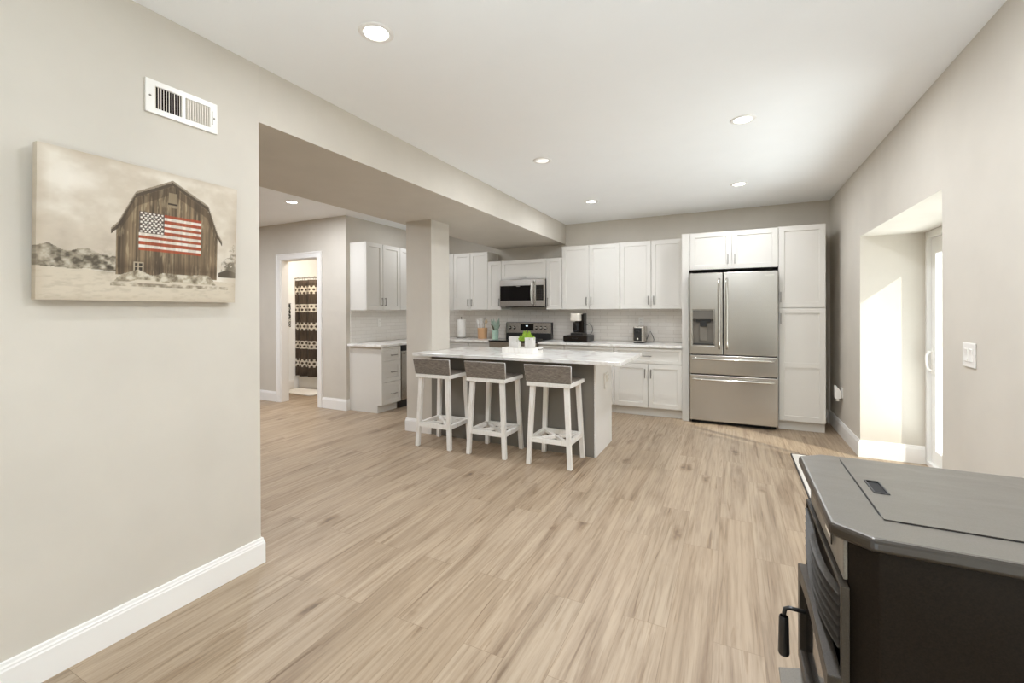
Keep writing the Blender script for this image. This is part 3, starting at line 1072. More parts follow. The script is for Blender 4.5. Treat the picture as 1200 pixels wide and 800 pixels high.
# ------------------------------------------------------------------ bar stools
def make_stool(label, loc):
    t = thing('bar_stool', label, 'bar stool', loc, 0, 'bar stools along the kitchen island')
    ZT = .692
    for sx in (-1, 1):
        for sy in (-1, 1):
            def sq(cx_, cy_, z, h):
                return [(cx_ - h, cy_ - h, z), (cx_ + h, cy_ - h, z), (cx_ + h, cy_ + h, z), (cx_ - h, cy_ + h, z)]
            MB().hexa(sq(sx * .192, sy * .180, 0, .019) + sq(sx * .158, sy * .158, ZT, .021)).build('leg', M['whitewash'], t, bevel=.002, local=True)
    mb = MB()
    z0, z1 = .196, .236
    f = .175 + .004
    for s in (-1, 1):
        mb.box(-.165, .165, s * .170 - .016, s * .170 + .016, z0, z1)
        mb.box(s * .180 - .016, s * .180 + .016, -.155, .155, z0, z1)
    mb.build('footrest', M['whitewash'], t, bevel=.002, local=True)
    for s in (-1, 1):
        a = math.atan2(.32, .34 * s)
        d = Vector((math.cos(a), math.sin(a), 0)); n = Vector((-d.y, d.x, 0)) * .015
        p0, p1 = d * -.212, d * .212
        zz0, zz1 = (.202, .230) if s > 0 else (.204, .228)
        q = [p0 - n, p1 - n, p1 + n, p0 + n]
        MB().hexa([(v.x, v.y, zz0) for v in q] + [(v.x, v.y, zz1) for v in q]).build('cross_brace', M['whitewash'], t, bevel=.0015, local=True)
    MB().box(-.205, .205, -.198, .200, ZT, .727).build('seat_frame', M['whitewash'], t, bevel=.003, local=True)
    MB().box(-.194, .194, -.165, .190, .7275, .735).build('seat', M['woven'], t, bevel=.003, local=True)
    # low back rest, a little wider at the top and leaning out
    def bk(x0, x1, dy0, dy1, za, zb):
        ya, yb = -.186, -.214
        return [(-x0, ya + dy0, za), (x0, ya + dy0, za), (x0, ya + dy1, za), (-x0, ya + dy1, za), (-x1, yb + dy0, zb), (x1, yb + dy0, zb), (x1, yb + dy1, zb), (-x1, yb + dy1, zb)]
    b = MB().hexa(bk(.206, .216, -.012, .012, .7278, .882)).build('backrest', M['woven'], t, bevel=.006, local=True)
    mb = MB()
    for s in (-1, 1):
        ya, yb = -.186, -.214
        mb.tube([(s * .2065, ya, .732), (s * .2165, yb, .880)], .0035, 8)
    mb.tube([(-.2165, -.214, .8815), (.2165, -.214, .8815)], .0022, 8)
    mb.build('backrest_edging', M['whitewash'], b, local=True)
    return t
st = make_stool('whitewashed bar stool with low woven back, closest to the white column', (-2.654, 3.785, 0))
dup(st, (-2.052, 3.785, 0), label='whitewashed bar stool with low woven back, in the middle of the three')
dup(st, (-1.428, 3.785, 0), label='whitewashed bar stool with low woven back, nearest the island end panel with outlet')

# ------------------------------------------------------------------ on the left wall: picture and vent
def paint_barn():
    nu, nv = 300, 236
    u, v = np.meshgrid(np.linspace(0, 1, nu), np.linspace(0, 1, nv), indexing='ij')
    def vnoise(fx, fy, seed):
        r = np.random.RandomState(seed)
        gx, gy = int(fx) + 3, int(fy) + 3
        g = r.rand(gx, gy)
        x, y = u * fx, v * fy
        i, j = x.astype(int), y.astype(int)
        a, b = x - i, y - j
        a, b = a * a * (3 - 2 * a), b * b * (3 - 2 * b)
        return (g[i, j] * (1 - a) + g[i + 1, j] * a) * (1 - b) + (g[i, j + 1] * (1 - a) + g[i + 1, j + 1] * a) * b
    def fbm(fx, fy, seed, n=4):
        o = 0; w = 1; s = 0
        for k in range(n):
            o = o + w * vnoise(fx * 2 ** k, fy * 2 ** k, seed + k); s += w; w *= .55
        return o / s
    def put(img, mask, col):
        m = np.clip(mask, 0, 1)[..., None]
        return img * (1 - m) + np.asarray(col) * m if np.ndim(col) == 1 else img * (1 - m) + col * m
    def C3(r, g, b): return np.array([r, g, b]) / 255.
    img = np.ones((nu, nv, 3)) * C3(208, 196, 178)
    cl = fbm(5, 5, 3, 5)
    img = put(img, (cl - .42) * 3.5, C3(232, 224, 210))
    img = put(img, np.clip((.40 - cl) * 2.5, 0, .6), C3(176, 163, 146))
    img = put(img, np.exp(-(((u - .14) / .10) ** 2 + ((v - .80) / .07) ** 2)) * .8 * (cl > .35), C3(240, 232, 220))
    ground = v < .215 - .05 * u + .012 * fbm(30, 3, 9)
    img = put(img, ground * 1.0, C3(212, 200, 180))
    img = put(img, ground * np.clip((fbm(24, 60, 21) - .5) * 1.2, 0, .25), C3(160, 148, 128))
    # bushes on the far left, tree on the far right
    hl = .345 + .03 * np.sin(u * 40) * fbm(20, 2, 5) - .25 * np.clip(u - .2, 0, 1)
    bush = (u < .335) & (v < hl) & (v > .205 + .02 * fbm(20, 4, 8))
    bt = fbm(34, 30, 31, 4)
    img = put(img, bush * 1.0, C3(150, 140, 122))
    img = put(img, bush * np.clip((bt - .5) * 4, 0, .8), C3(206, 196, 178))
    img = put(img, bush * np.clip((.49 - bt) * 5, 0, .85), C3(84, 76, 62))
    dk = np.exp(-(((u - .285) / .035) ** 2 + ((v - .27) / .06) ** 2)) * np.clip((.62 - bt) * 3, 0, 1)
    img = put(img, dk, C3(62, 54, 44))
    tree = (u > .90) & (v > .24) & (v < .50 - 2.2 * np.abs(u - .985) + .45 * (bt - .5))
    img = put(img, tree * np.clip(.2 + (.58 - bt) * 4, 0, .9), C3(104, 95, 80))
    shed = (u > .885) & (v > .215) & (v < .285 - .5 * np.abs(u - .95))
    img = put(img, shed * 1.0, C3(88, 78, 64))
    # barn wall
    rx = np.array([.318, .414, .602, .806, .878])
    rz = np.array([.530, .775, .915, .776, .555])
    rl = np.interp(u, rx, rz)
    barn = (u > .322) & (u < .876) & (v < rl) & (v > .185 + .01 * bt)
    brd = fbm(95, 3, 41, 3)
    st_ = vnoise(62, 1.5, 77)
    wood = C3(116, 99, 77)[None, None] * (0.62 + .75 * brd)[..., None] * (0.8 + .4 * st_)[..., None]
    img = put(img, barn * 1.0, wood)
    img = put(img, barn * np.clip((fbm(90, 8, 55) - .58) * 5, 0, .6), C3(186, 168, 136))
    img = put(img, barn * np.clip(.30 - np.abs(v - .25) * 4, 0, 1) * 1.4, C3(66, 52, 38))
    seams = (np.mod(u * 60, 1) < .14) & barn
    img = put(img, seams * .30, C3(58, 46, 34))
    # eaves: gambrel roof edge
    ox = np.array([.298, .33, .412, .602, .812, .872, .905])
    oz = np.array([.512, .560, .800, .942, .800, .590, .520])
    ro = np.interp(u, ox, oz)
    thick = .024 + .012 * np.abs(np.gradient(ro, axis=0) * nu) * .2
    eave = (u > .298) & (u < .905) & (v < ro) & (v > ro - thick - .010)
    img = put(img, eave * 1.0, C3(86, 74, 60))
    img = put(img, ((u > .298) & (u < .905) & (v < ro + .006) & (v > ro - .010)) * 1.0, C3(150, 136, 116))
    shadow = barn & (v > rl - .075) & (v < rl - .012)
    img = put(img, shadow * .35, C3(60, 48, 36))
    # loft door
    loft = (u > .580) & (u < .628) & (v > .735) & (v < .848)
    img = put(img, loft * 1.0, C3(150, 134, 108) * (.85 + .3 * brd)[..., None])
    img = put(img, ((u > .578) & (u < .630) & (np.abs(v - .762) < .006)) * 1.0, C3(60, 48, 36))
    # low window and barn door at ground
    win = (u > .405) & (u < .455) & (v > .222) & (v < .292)
    img = put(img, win * 1.0, C3(176, 162, 138))
    for a in (.412, .434):
        for b in (.228, .260):
            img = put(img, ((u > a) & (u < a + .016) & (v > b) & (v < b + .025)) * 1.0, C3(62, 52, 42))
    # painted flag
    fl = (u > .431) & (u < .770) & (v > .380) & (v < .671)
    wear = np.clip((fbm(60, 9, 63) - .35) * 4, .6, 1)
    stripe = np.floor((v - .380) / (.291 / 13)).astype(int)
    red = (stripe % 2 == 0)
    img = put(img, fl * red * .80 * (.55 + .45 * wear), C3(176, 72, 42))
    img = put(img, fl * (~red) * .95 * (.55 + .45 * wear), C3(240, 232, 220))
    canton = (u > .431) & (u < .560) & (v > .380 + .291 * 6 / 13) & (v < .671)
    img = put(img, canton * .9, C3(92, 84, 78))
    for r_ in range(9):
        n_ = 6 if r_ % 2 == 0 else 5
        for c_ in range(n_):
            su = .431 + .129 * ((c_ + .5 + (0 if n_ == 6 else .5)) / 6)
            sv = .671 - .157 * ((r_ + .6) / 9.2)
            img = put(img, (((u - su) / .0060) ** 2 + ((v - sv) / .0072) ** 2 < 1) * .95, C3(242, 236, 224))
    # bushes before the barn
    hb_ = .205 + .05 * vnoise(14, 1, 91) - .02 * u - .14 * np.clip((np.abs(u - .59) - .22) / .08, 0, 1) ** 2
    bb = (u > .30) & (u < .885) & (v < hb_) & (v > .118 + .05 * vnoise(16, 3, 17))
    img = put(img, bb * 1.0, C3(168, 156, 134))
    img = put(img, bb * np.clip((bt - .48) * 4, 0, .9), C3(218, 209, 190))
    img = put(img, bb * np.clip((.46 - bt) * 5, 0, .8), C3(112, 100, 82))
    img = put(img, ((u > .30) & (u < .95) & (np.abs(v - .122) < .014)) * np.clip((bt - .35) * 2, 0, .7), C3(110, 98, 80))
    # soft aged border
    ed = np.minimum(np.minimum(u, 1 - u), np.minimum(v, 1 - v))
    img = put(img, np.clip((.05 - ed) * 9, 0, .4), C3(186, 170, 148))
    return img, nu, nv
def make_canvas():
    img, nu, nv = paint_barn()
    W, Hh, T = .712, .562, .036
    c = np.clip(img, 0, 1)
    linc = np.where(c <= .04045, c / 12.92, ((c + .055) / 1.055) ** 2.4) * .88
    vs, fs, cols = [], [], []
    for i in range(nu):
        for j in range(nv):
            vs.append((T, i / (nu - 1) * W, j / (nv - 1) * Hh))
    cols = list(linc.reshape(-1, 3))
    for i in range(nu - 1):
        for j in range(nv - 1):
            a = i * nv + j
            fs.append((a, a + nv, a + nv + 1, a + 1))
    # wrapped sides and back
    n0 = len(vs)
    border = [(i, 0) for i in range(nu)] + [(nu - 1, j) for j in range(1, nv)] + [(i, nv - 1) for i in range(nu - 2, -1, -1)] + [(0, j) for j in range(nv - 2, 0, -1)]
    for (i, j) in border:
        vs.append((0, i / (nu - 1) * W, j / (nv - 1) * Hh)); cols.append(linc[i, j])
    nb = len(border)
    for k in range(nb):
        a, b = border[k], border[(k + 1) % nb]
        fs.append((a[0] * nv + a[1], n0 + k, n0 + (k + 1) % nb, b[0] * nv + b[1]))
    fs.append(tuple(n0 + k for k in range(nb)))
    me = bpy.data.meshes.new('canvas_print')
    me.from_pydata(vs, [], fs)
    at = me.color_attributes.new('print', 'FLOAT_COLOR', 'POINT')
    buf = np.ones((len(vs), 4), dtype=np.float32)
    buf[:, :3] = np.array(cols)
    at.data.foreach_set('color', buf.ravel())
    k = NT('printed_canvas', (.8, .8, .8), .8)
    a_ = k.n('ShaderNodeAttribute', attribute_name='print')
    k.base(a_.outputs['Color'])
    k.bump(k.noise(k.coords(), 700, 1), .15, .0005)
    me.materials.append(k.m)
    o = bpy.data.objects.new('canvas_print', me)
    COL.objects.link(o)
    o.location = (L + .008, .672, 1.398)
    o.rotation_euler = (0, rad(2.6), 0)
    tag(o, 'wide sepia canvas print of a barn with painted flag on the left wall', 'picture')
make_canvas()

t = thing('air_vent', 'white rectangular wall air vent above the barn picture', 'vent', (L, 1.176, 2.294))
MB().plate([1.026, 1.062, 1.168, 1.184, 1.292, 1.326], [2.221, 2.246, 2.342, 2.367], {(1, 1), (3, 1)}, 'x', L + .0005, L + .010).build('vent_frame', M['white_plastic'], t, bevel=.002)
MB().box(L + .0002, L + .001, 1.06, 1.294, 2.244, 2.344).build('duct_opening', M['stove_body'], t)
mb = MB()
for k in range(10):
    for a, s in ((1.067, -1), (1.189, 1)):
        y = a + k * .0107
        mb.hexa([(L + .001, y, 2.2465), (L + .008, y + s * .005, 2.2465), (L + .008, y + s * .005 + .002, 2.2465), (L + .001, y + .002, 2.2465),
                 (L + .001, y, 2.3415), (L + .008, y + s * .005, 2.3415), (L + .008, y + s * .005 + .002, 2.3415), (L + .001, y + .002, 2.3415)])
mb.build('louvers', M['cream_plastic'], t)
for y in (1.043, 1.310):
    MB().lathe([(.005, 0), (.004, .002), (0, .0025)], (y, 2.294), 12, L + .010, 'x').build('screw', M['nickel'], t)
MB().box(L + .010, L + .016, 1.300, 1.304, 2.262, 2.325).build('damper_lever', M['white_plastic'], t, bevel=.001)

# ------------------------------------------------------------------ switches and outlets
t = thing('light_switch', 'white double light switch plate on the right wall', 'light switch', (R, 2.98, 1.12))
MB().box(R - .007, R - .0005, 2.915, 3.045, 1.062, 1.183).build('switch_plate', M['white_plastic'], t, bevel=.003)
for y in (2.957, 3.003):
    MB().prism([(R - .006, 1.090), (R - .010, 1.092), (R - .0075, 1.122), (R - .011, 1.153), (R - .006, 1.155)], 'y', y - .0165, y + .0165).build('rocker', M['white_plastic'], t)

def outlet(name, label, c, axis, sgn):
    """axis: wall normal 'x' or 'y'; sgn: direction of the normal."""
    t = thing(name, label, 'outlet', c)
    x, y, z = c
    def bx(u0, u1, d0, d1, z0, z1, mb):
        d0, d1 = sgn * d0, sgn * d1
        if axis == 'x': mb.box(x + d0, x + d1, y + u0, y + u1, z + z0, z + z1)
        else: mb.box(x + u0, x + u1, y + d0, y + d1, z + z0, z + z1)
        return mb
    bx(-.035, .035, .0005, .006, -.057, .057, MB()).build('outlet_plate', M['white_plastic'], t, bevel=.002)
    for s in (-1, 1):
        o = bx(-.016, .016, .006, .0085, s * .021 - .014, s * .021 + .014, MB()).build('socket', M['white_plastic'], t, bevel=.001)
        mb = MB()
        bx(-.008, -.005, .0085, .0088, s * .021 - .003, s * .021 + .007, mb); bx(.005, .008, .0085, .0088, s * .021 - .003, s * .021 + .007, mb)
        mb.build('slots', M['black_gap'], o)
    return t
outlet('wall_outlet', 'white outlet on the backsplash above the toaster', (-1.150, D - .0102, 1.205), 'y', -1)
outlet('wall_outlet', 'white outlet on the pale tiled side wall left of the column', (A + .0102, 5.085, 1.188), 'x', 1)
outlet('wall_outlet', 'white outlet on the end panel of the island', (-1.1208, 4.44, .685), 'x', 1)
outlet('wall_outlet', 'white outlet low on the right wall beside the pantry', (R, 5.83, .465), 'x', -1)
# plug and cord at the island outlet
t = thing('plug_adapter', 'small white adapter plugged into the island end panel beside its outlet', 'adapter', (-1.1208, 4.315, .67))
MB().box(-1.1202, -1.100, 4.285, 4.345, .585, .742).build('adapter_body', M['white_plastic'], t, bevel=.006)
MB().box(-1.1005, -1.096, 4.297, 4.333, .66, .725).build('adapter_face', M['cream_plastic'], t, bevel=.002)
# plug-in freshener on the right wall
t = thing('plug_in_freshener', 'white wedge-shaped plug-in device in the outlet beside the pantry', 'plug-in device', (R - .0095, 5.83, .47))
MB().prism([(R - .010, .412), (R - .052, .395), (R - .070, .408), (R - .070, .535), (R - .060, .542), (R - .010, .475)], 'y', 5.798, 5.862).build('device_body', M['white_plastic'], t, bevel=.004)
MB().lathe([(.018, 0), (.018, .012), (.010, .016), (.010, .022)], (R - .04, 5.83), 16, .375).build('scent_bottle', M['cream_plastic'], t)

# ------------------------------------------------------------------ things on the worktops
Z = CT1
def at(cx_, cy_): return (cx_, cy_)
t = thing('paper_towel_holder', 'steel paper towel holder on the worktop beside the column', 'paper towel holder', (-4.03, 6.26, Z))
MB().lathe([(0, 0), (.078, 0), (.078, .010), (.070, .016), (.010, .018), (.008, .35), (0, .352)], (-4.03, 6.26), 28, Z).build('base_and_post', M['nickel'], t)
mb = MB().lathe([(.018, .018), (.070, .018), (.073, .022), (.073, .302), (.070, .306), (.018, .306), (.018, .018)], (-4.03, 6.26), 32, Z)
tag(mb.build('paper_towel_roll', M['paper']), 'white paper towel roll standing on the steel holder', 'paper towel')

t = thing('utensil_crock', 'copper coloured utensil crock on the worktop left of the range', 'crock', (-3.62, 6.25, Z))
MB().lathe([(0, 0), (.070, 0), (.074, .004), (.082, .165), (.084, .172), (.078, .172), (.070, .01), (0, .01)], (-3.62, 6.25), 28, Z).build('crock_body', M['copper'], t)
def utensil(kind, label, base_, lean, mat_h, mat_t):
    x, y = base_
    t = thing('cooking_' + kind, label, 'utensil', (x, y, Z + .012), 0, 'utensils in the copper crock')
    d = Vector((lean[0], lean[1], 1)).normalized()
    p = Vector((x, y, Z + .012))
    MB().tube([p, p + d * .23], [.006, .0055], 8).build('utensil_handle', mat_h, t)
    q = p + d * .225
    s = Vector((1, 0, 0)); s = (s - d * s.dot(d)).normalized(); n = d.cross(s)
    mb = MB()
    if kind == 'spoon':
        mb.grid(lambda a, b: tuple(q + d * (.075 * a) + s * (.026 * math.sin(math.pi * min(.98, max(.04, a))) * (2 * b - 1)) + n * (.012 * ((2 * b - 1) ** 2))), 10, 6)
        mb.grid(lambda a, b: tuple(q + d * (.075 * a) + s * (.026 * math.sin(math.pi * min(.98, max(.04, a))) * (2 * b - 1)) + n * (.012 * ((2 * b - 1) ** 2) - .003)), 10, 6)
    elif kind == 'spatula':
        w = .028
        c0, c1 = q, q + d * .085
        mb.hexa([tuple(c0 - s * w * .7 - n * .002), tuple(c0 + s * w * .7 - n * .002), tuple(c0 + s * w * .7 + n * .002), tuple(c0 - s * w * .7 + n * .002),
                 tuple(c1 - s * w - n * .002), tuple(c1 + s * w - n * .002), tuple(c1 + s * w + n * .002), tuple(c1 - s * w + n * .002)])
    else:
        for k in range(5):
            a = math.pi * k / 5
            e = s * math.cos(a) + n * math.sin(a)
            mb.tube([q + d * (.10 * .5 * (1 - math.cos(math.pi * j / 8 * 1.0)) ) + e * (.024 * math.sin(math.pi * j / 8)) for j in range(9)], .0012, 5)
            mb.tube([q + d * (.10 * .5 * (1 - math.cos(math.pi * j / 8 * 1.0)) ) - e * (.024 * math.sin(math.pi * j / 8)) for j in range(9)], .0012, 5)
    mb.build('utensil_head', mat_t, t)
utensil('spoon', 'white spoon leaning left in the copper crock', (-3.645, 6.24), (-.22, -.05), M['white_plastic'], M['white_plastic'])
utensil('spatula', 'white spatula standing in the copper crock', (-3.625, 6.235), (-.06, .02), M['white_plastic'], M['white_plastic'])
utensil('whisk', 'steel whisk in the copper crock', (-3.605, 6.262), (.05, .06), M['chrome'], M['chrome'])
utensil('spoon', 'wooden spoon leaning right in the copper crock', (-3.595, 6.245), (.16, .0), M['wood'], M['wood'])

def leaf(mb, base_, tip, width, bend=(0, 0, 0), nseg=7):
    b0, tp = Vector(base_), Vector(tip)
    d = tp - b0
    s = d.cross(Vector((0.3, 1, .2))).normalized()
    n = s.cross(d).normalized()
    bd = Vector(bend)
    def fn(a, b):
        w = width * (math.sin(math.pi * (.08 + .92 * a)) ** .8 + .02)
        p = b0 + d * a + bd * (a * (1 - a) * 4) + s * (w * (2 * b - 1)) + n * (.25 * w * abs(2 * b - 1))
        return tuple(p)
    mb.grid(fn, nseg, 2)
t = thing('potted_plant', 'sage green pot with upright grey-green leaves left of the range', 'plant', (-3.37, 6.22, Z))
MB().lathe([(0, 0), (.047, 0), (.052, .006), (.056, .128), (.058, .136), (.052, .136), (.049, .12), (0, .118)], (-3.37, 6.22), 28, Z).build('pot', M['sage'], t)
MB().lathe([(0, .1185), (.046, .1185), (.0485, .1195), (0, .124)], (-3.37, 6.22), 20, Z).build('soil', M['soil'], t)
mb, mb2 = MB(), MB()
for k in range(16):
    a = k * 2.4
    r_ = .012 + .020 * (k % 4) / 3
    bx, by = -3.37 + .02 * math.cos(a), 6.22 + .02 * math.sin(a)
    ht = .16 + .07 * random.random()
    tipx, tipy = -3.37 + (.05 + r_) * math.cos(a) * 1.2, 6.22 + (.04 + r_) * math.sin(a)
    (leaf(mb2, (bx, by, Z + .120), (tipx * 1.0, tipy, Z + .12 + ht * .65), .012) if k % 4 == 3 else leaf(mb, (bx, by, Z + .120), (tipx, tipy, Z + .12 + ht), .022))
mb.build('leaves', M['leaf_sage'], t)
mb2.build('dark_leaves', M['leaf_dark'], t)

# coffee maker on its pod drawer
t = thing('pod_drawer', 'black coffee pod drawer on the worktop under the coffee maker', 'pod drawer', (-1.995, 6.22, Z))
MB().box(-2.175, -1.815, 6.06, 6.40, Z + .006, Z + .088).build('drawer_case', M['black_plastic'], t, bevel=.006)
MB().box(-2.165, -1.825, 6.050, 6.060, Z + .012, Z + .080).build('drawer_front', M['stove_body'], t, bevel=.003)
MB().tube([(-2.03, 6.052, Z + .05), (-2.03, 6.03, Z + .05), (-1.96, 6.03, Z + .05), (-1.96, 6.052, Z + .05)], .004).build('pull', M['black_plastic'], t)
for x in (-2.15, -1.84):
    for y in (6.09, 6.37):
        MB().lathe([(0, 0), (.012, 0), (.012, .006), (0, .006)], (x, y), 12, Z).build('foot', M['black_gap'], t)
zc = Z + .0885
t = thing('coffee_maker', 'slim black coffee maker with cream top on the pod drawer', 'coffee maker', (-1.985, 6.2, zc))
def rr(x0, x1, y0, y1, r_, n=5):
    o_ = []
    for (cx_, cy_, a0) in ((x1 - r_, y1 - r_, 0), (x0 + r_, y1 - r_, 90), (x0 + r_, y0 + r_, 180), (x1 - r_, y0 + r_, 270)):
        for k in range(n + 1):
            a = rad(a0 + 90 * k / n)
            o_.append((cx_ + r_ * math.cos(a), cy_ + r_ * math.sin(a)))
    return o_
MB().prism(rr(-2.085, -1.905, 6.10, 6.36, .03), 'z', zc, zc + .035).build('base', M['black_plastic'], t, bevel=.004)
MB().prism(rr(-2.045, -1.915, 6.20, 6.34, .03), 'z', zc + .0355, zc + .30).build('column_body', M['stove_body'], t, bevel=.003)
MB().lathe([(0, 0), (.045, 0), (.045, .004), (0, .004)], (-2.0, 6.155), 24, zc + .0352).build('drip_plate', M['nickel'], t)
MB().lathe([(0, 0), (.034, 0), (.046, .02), (.048, .13), (.040, .155), (.036, .155), (.043, .13), (.042, .025), (0, .012)], (-2.005, 6.150), 24, zc + .040).build('travel_mug', M['black_glass'], t)
MB().prism(rr(-2.085, -1.945, 6.095, 6.345, .035), 'z', zc + .205, zc + .315).build('brew_head', M['cream_plastic'], t, bevel=.010)
MB().box(-1.935, -1.908, 6.21, 6.335, zc + .036, zc + .315).build('water_tank', M['black_glass'], t, bevel=.004)
mb = MB()
mb.tube([(-1.915, 6.345, zc + .14), (-1.87, 6.352, zc + .165), (-1.83, 6.355, zc + .12), (-1.82, 6.352, zc + .06), (-1.85, 6.345, zc + .012), (-1.93, 6.335, zc + .010)], .004, 8)
mb.tube([(-2.07, 6.345, zc + .09), (-2.11, 6.35, zc + .06), (-2.14, 6.34, zc + .006)], .004, 8)
mb.build('cord', M['black_plastic'], t)

# toaster
t = thing('toaster', 'small stainless steel toaster with black end on the right of the worktop', 'toaster', (-1.115, 6.27, Z))
MB().prism(rr(-1.205, -1.055, 6.135, 6.400, .028), 'z', Z + .014, Z + .225).build('housing', M['steel_x'], t, bevel=.012)
MB().box(-1.188, -1.088, 6.1285, 6.1352, Z + .030, Z + .205).build('end_panel', M['black_plastic'], t, bevel=.003)
MB().box(-1.160, -1.116, 6.110, 6.128, Z + .150, Z + .164).build('lever', M['black_plastic'], t, bevel=.003)
MB().lathe([(.014, 0), (.012, -.010), (0, -.010)], (-1.138, Z + .06), 16, 6.128, 'y').build('dial', M['chrome'], t)
MB().prism(rr(-1.200, -1.060, 6.14, 6.395, .025), 'z', Z + .0005, Z + .014).build('foot_base', M['black_plastic'], t, bevel=.003)
MB().box(-1.165, -1.145, 6.18, 6.36, Z + .2255, Z + .2265).box(-1.115, -1.095, 6.18, 6.36, Z + .2255, Z + .2265).build('slots', M['black_gap'], t)
MB().tube([(-1.06, 6.34, Z + .02), (-1.035, 6.352, Z + .10), (-1.01, 6.358, Z + .155), (-.975, 6.35, Z + .09), (-.96, 6.345, Z + .045), (-.965, 6.34, Z + .008), (-1.03, 6.34, Z + .006), (-1.06, 6.34, Z + .012)], .0045, 8).build('cord', M['black_plastic'], t)

# tray with planters on the island
TX, TY = -1.975, 4.255
t = thing('serving_tray', 'round-ended whitewashed tray on the island worktop holding planters', 'tray', (TX, TY, Z))
out = rr(TX - .205, TX + .195, TY - .125, TY + .125, .055)
inn = rr(TX - .193, TX + .183, TY - .113, TY + .113, .045)
MB().prism(out, 'z', Z + .0005, Z + .012).build('tray_base', M['whitewash'], t)
mb = MB()
vo_ = [[mb.bm.verts.new((x, y, z)) for x, y in p] for p, z in ((out, Z + .012), (out, Z + .055), (inn, Z + .055), (inn, Z + .012))]
for a, b in zip(vo_, vo_[1:] + vo_[:1]):
    for k in range(len(a)):
        mb._f([a[k], a[(k + 1) % len(a)], b[(k + 1) % len(a)], b[k]])
mb.build('tray_rim', M['whitewash'], t, bevel=.002)
mb = MB().tube([(TX + .196, TY - .05, Z + .042), (TX + .216, TY - .045, Z + .042), (TX + .216, TY + .045, Z + .042), (TX + .196, TY + .05, Z + .042)], .004, 8)
mb.build('tray_handle', M['nickel'], t)
mb = MB().tube([(TX - .206, TY - .05, Z + .042), (TX - .226, TY - .045, Z + .042), (TX - .226, TY + .045, Z + .042), (TX - .206, TY + .05, Z + .042)], .004, 8)
mb.build('tray_handle', M['nickel'], t)
ZP = Z + .0125
def hollow_box(x0, x1, y0, y1, z0, z1, z1b, w=.008):
    mb = MB()
    mb.box(x0, x1, y0, y1, z0, z0 + .008)
    mb.hexa([(x0, y0, z0), (x1, y0, z0), (x1, y0 + w, z0), (x0, y0 + w, z0), (x0, y0, z1), (x1, y0, z1b), (x1, y0 + w, z1b), (x0, y0 + w, z1)])
    mb.hexa([(x0, y1 - w, z0), (x1, y1 - w, z0), (x1, y1, z0), (x0, y1, z0), (x0, y1 - w, z1), (x1, y1 - w, z1b), (x1, y1, z1b), (x0, y1, z1)])
    mb.box(x0, x0 + w, y0 + w, y1 - w, z0, z1)
    mb.box(x1 - w, x1, y0 + w, y1 - w, z0, z1b)
    return mb
tag(hollow_box(-2.150, -2.063, 4.27, 4.355, ZP, Z + .165, Z + .165).build('candle_box', M['white_ceramic'], None, bevel=.003), 'tall white box holder at the left end of the island tray', 'holder')
tag(hollow_box(-2.058, -1.990, 4.165, 4.240, ZP, Z + .120, Z + .120).build('candle_box', M['white_ceramic'], None, bevel=.003), 'short white box holder in front of the green plant on the tray', 'holder')
t = thing('potted_plant', 'bright green plant in a white pot on the island tray', 'plant', (-1.905, 4.30, ZP))
hollow_box(-1.955, -1.868, 4.255, 4.345, ZP, Z + .160, Z + .160).build('pot', M['white_ceramic'], t, bevel=.004)
MB().box(-1.946, -1.877, 4.264, 4.336, ZP + .09, ZP + .125).build('soil', M['soil'], t)
mb = MB()
for k in range(70):
    a = random.random() * 2 * math.pi
    r_ = .085 * math.sqrt(random.random())
    bx, by = -1.935 + .02 * math.cos(a), 4.30 + .02 * math.sin(a)
    tx, ty = -1.955 + r_ * 1.15 * math.cos(a), 4.305 + r_ * .8 * math.sin(a)
    leaf(mb, (bx, by, ZP + .115), (tx, ty, Z + .245 - 11.0 * r_ * r_ - .03 * random.random()), .011, (.2 * (tx - bx), .2 * (ty - by), -.005), 6)
mb.build('leaves', M['leaf'], t)

# ------------------------------------------------------------------ bathroom things
CY = 5.36
rod = MB().tube([(BX + .001, CY, 1.945), (A - .121, CY, 1.945)], .012, 12)
tag(rod.build('curtain_rod', M['chrome']), 'straight steel rod carrying the shower curtain in the bathroom', 'curtain rod')
CW0, CW1 = -6.90, -5.25
def cf(a, b):
    x = CW0 + (CW1 - CW0) * a
    y = CY - .012 + (.022 + .008 * (1 - b)) * math.sin(a * 46) + .008 * math.sin(a * 17 + 1)
    return (x, y - .010, .235 + (1.905 - .235) * b)
t = thing('shower_curtain', 'dark brown shower curtain with white lattice bands in the bathroom', 'shower curtain', (0, 0, 0))
mb = MB(); mb.grid(cf, 220, 24)
o = mb.build('curtain_cloth', M['curtain'], t)
sm = o.modifiers.new('thickness', 'SOLIDIFY'); sm.thickness = .002
for k in range(12):
    x = CW0 + .05 + (CW1 - CW0 - .1) * k / 11
    pts = [(x, CY + .019 * math.cos(2 * math.pi * j / 14), 1.932 + .036 * math.sin(2 * math.pi * j / 14)) for j in range(15)]
    MB().tube(pts, .003, 6, cap=False).build('curtain_ring', M['nickel'], t)
t = thing('bathtub', 'white bathtub behind the shower curtain', 'bathtub', (-5.95, 5.8, 0))
MB().plate([BX + .002, BX + .07, A - .19, A - .122], [5.42, 5.49, 6.12, 6.198], {(1, 1)}, 'z', .0, .46).build('tub_shell', M['porcelain'], t, bevel=.012)
MB().box(BX + .07, A - .19, 5.49, 6.12, .06, .10).build('tub_floor', M['porcelain'], t)
mb = MB().prism(rr(-6.83, -6.05, 4.96, 5.37, .06), 'z', .0005, .022)
tag(mb.build('bath_mat', M['bath_mat'], None, bevel=.008), 'white fluffy bath mat on the bathroom floor before the tub', 'bath mat')
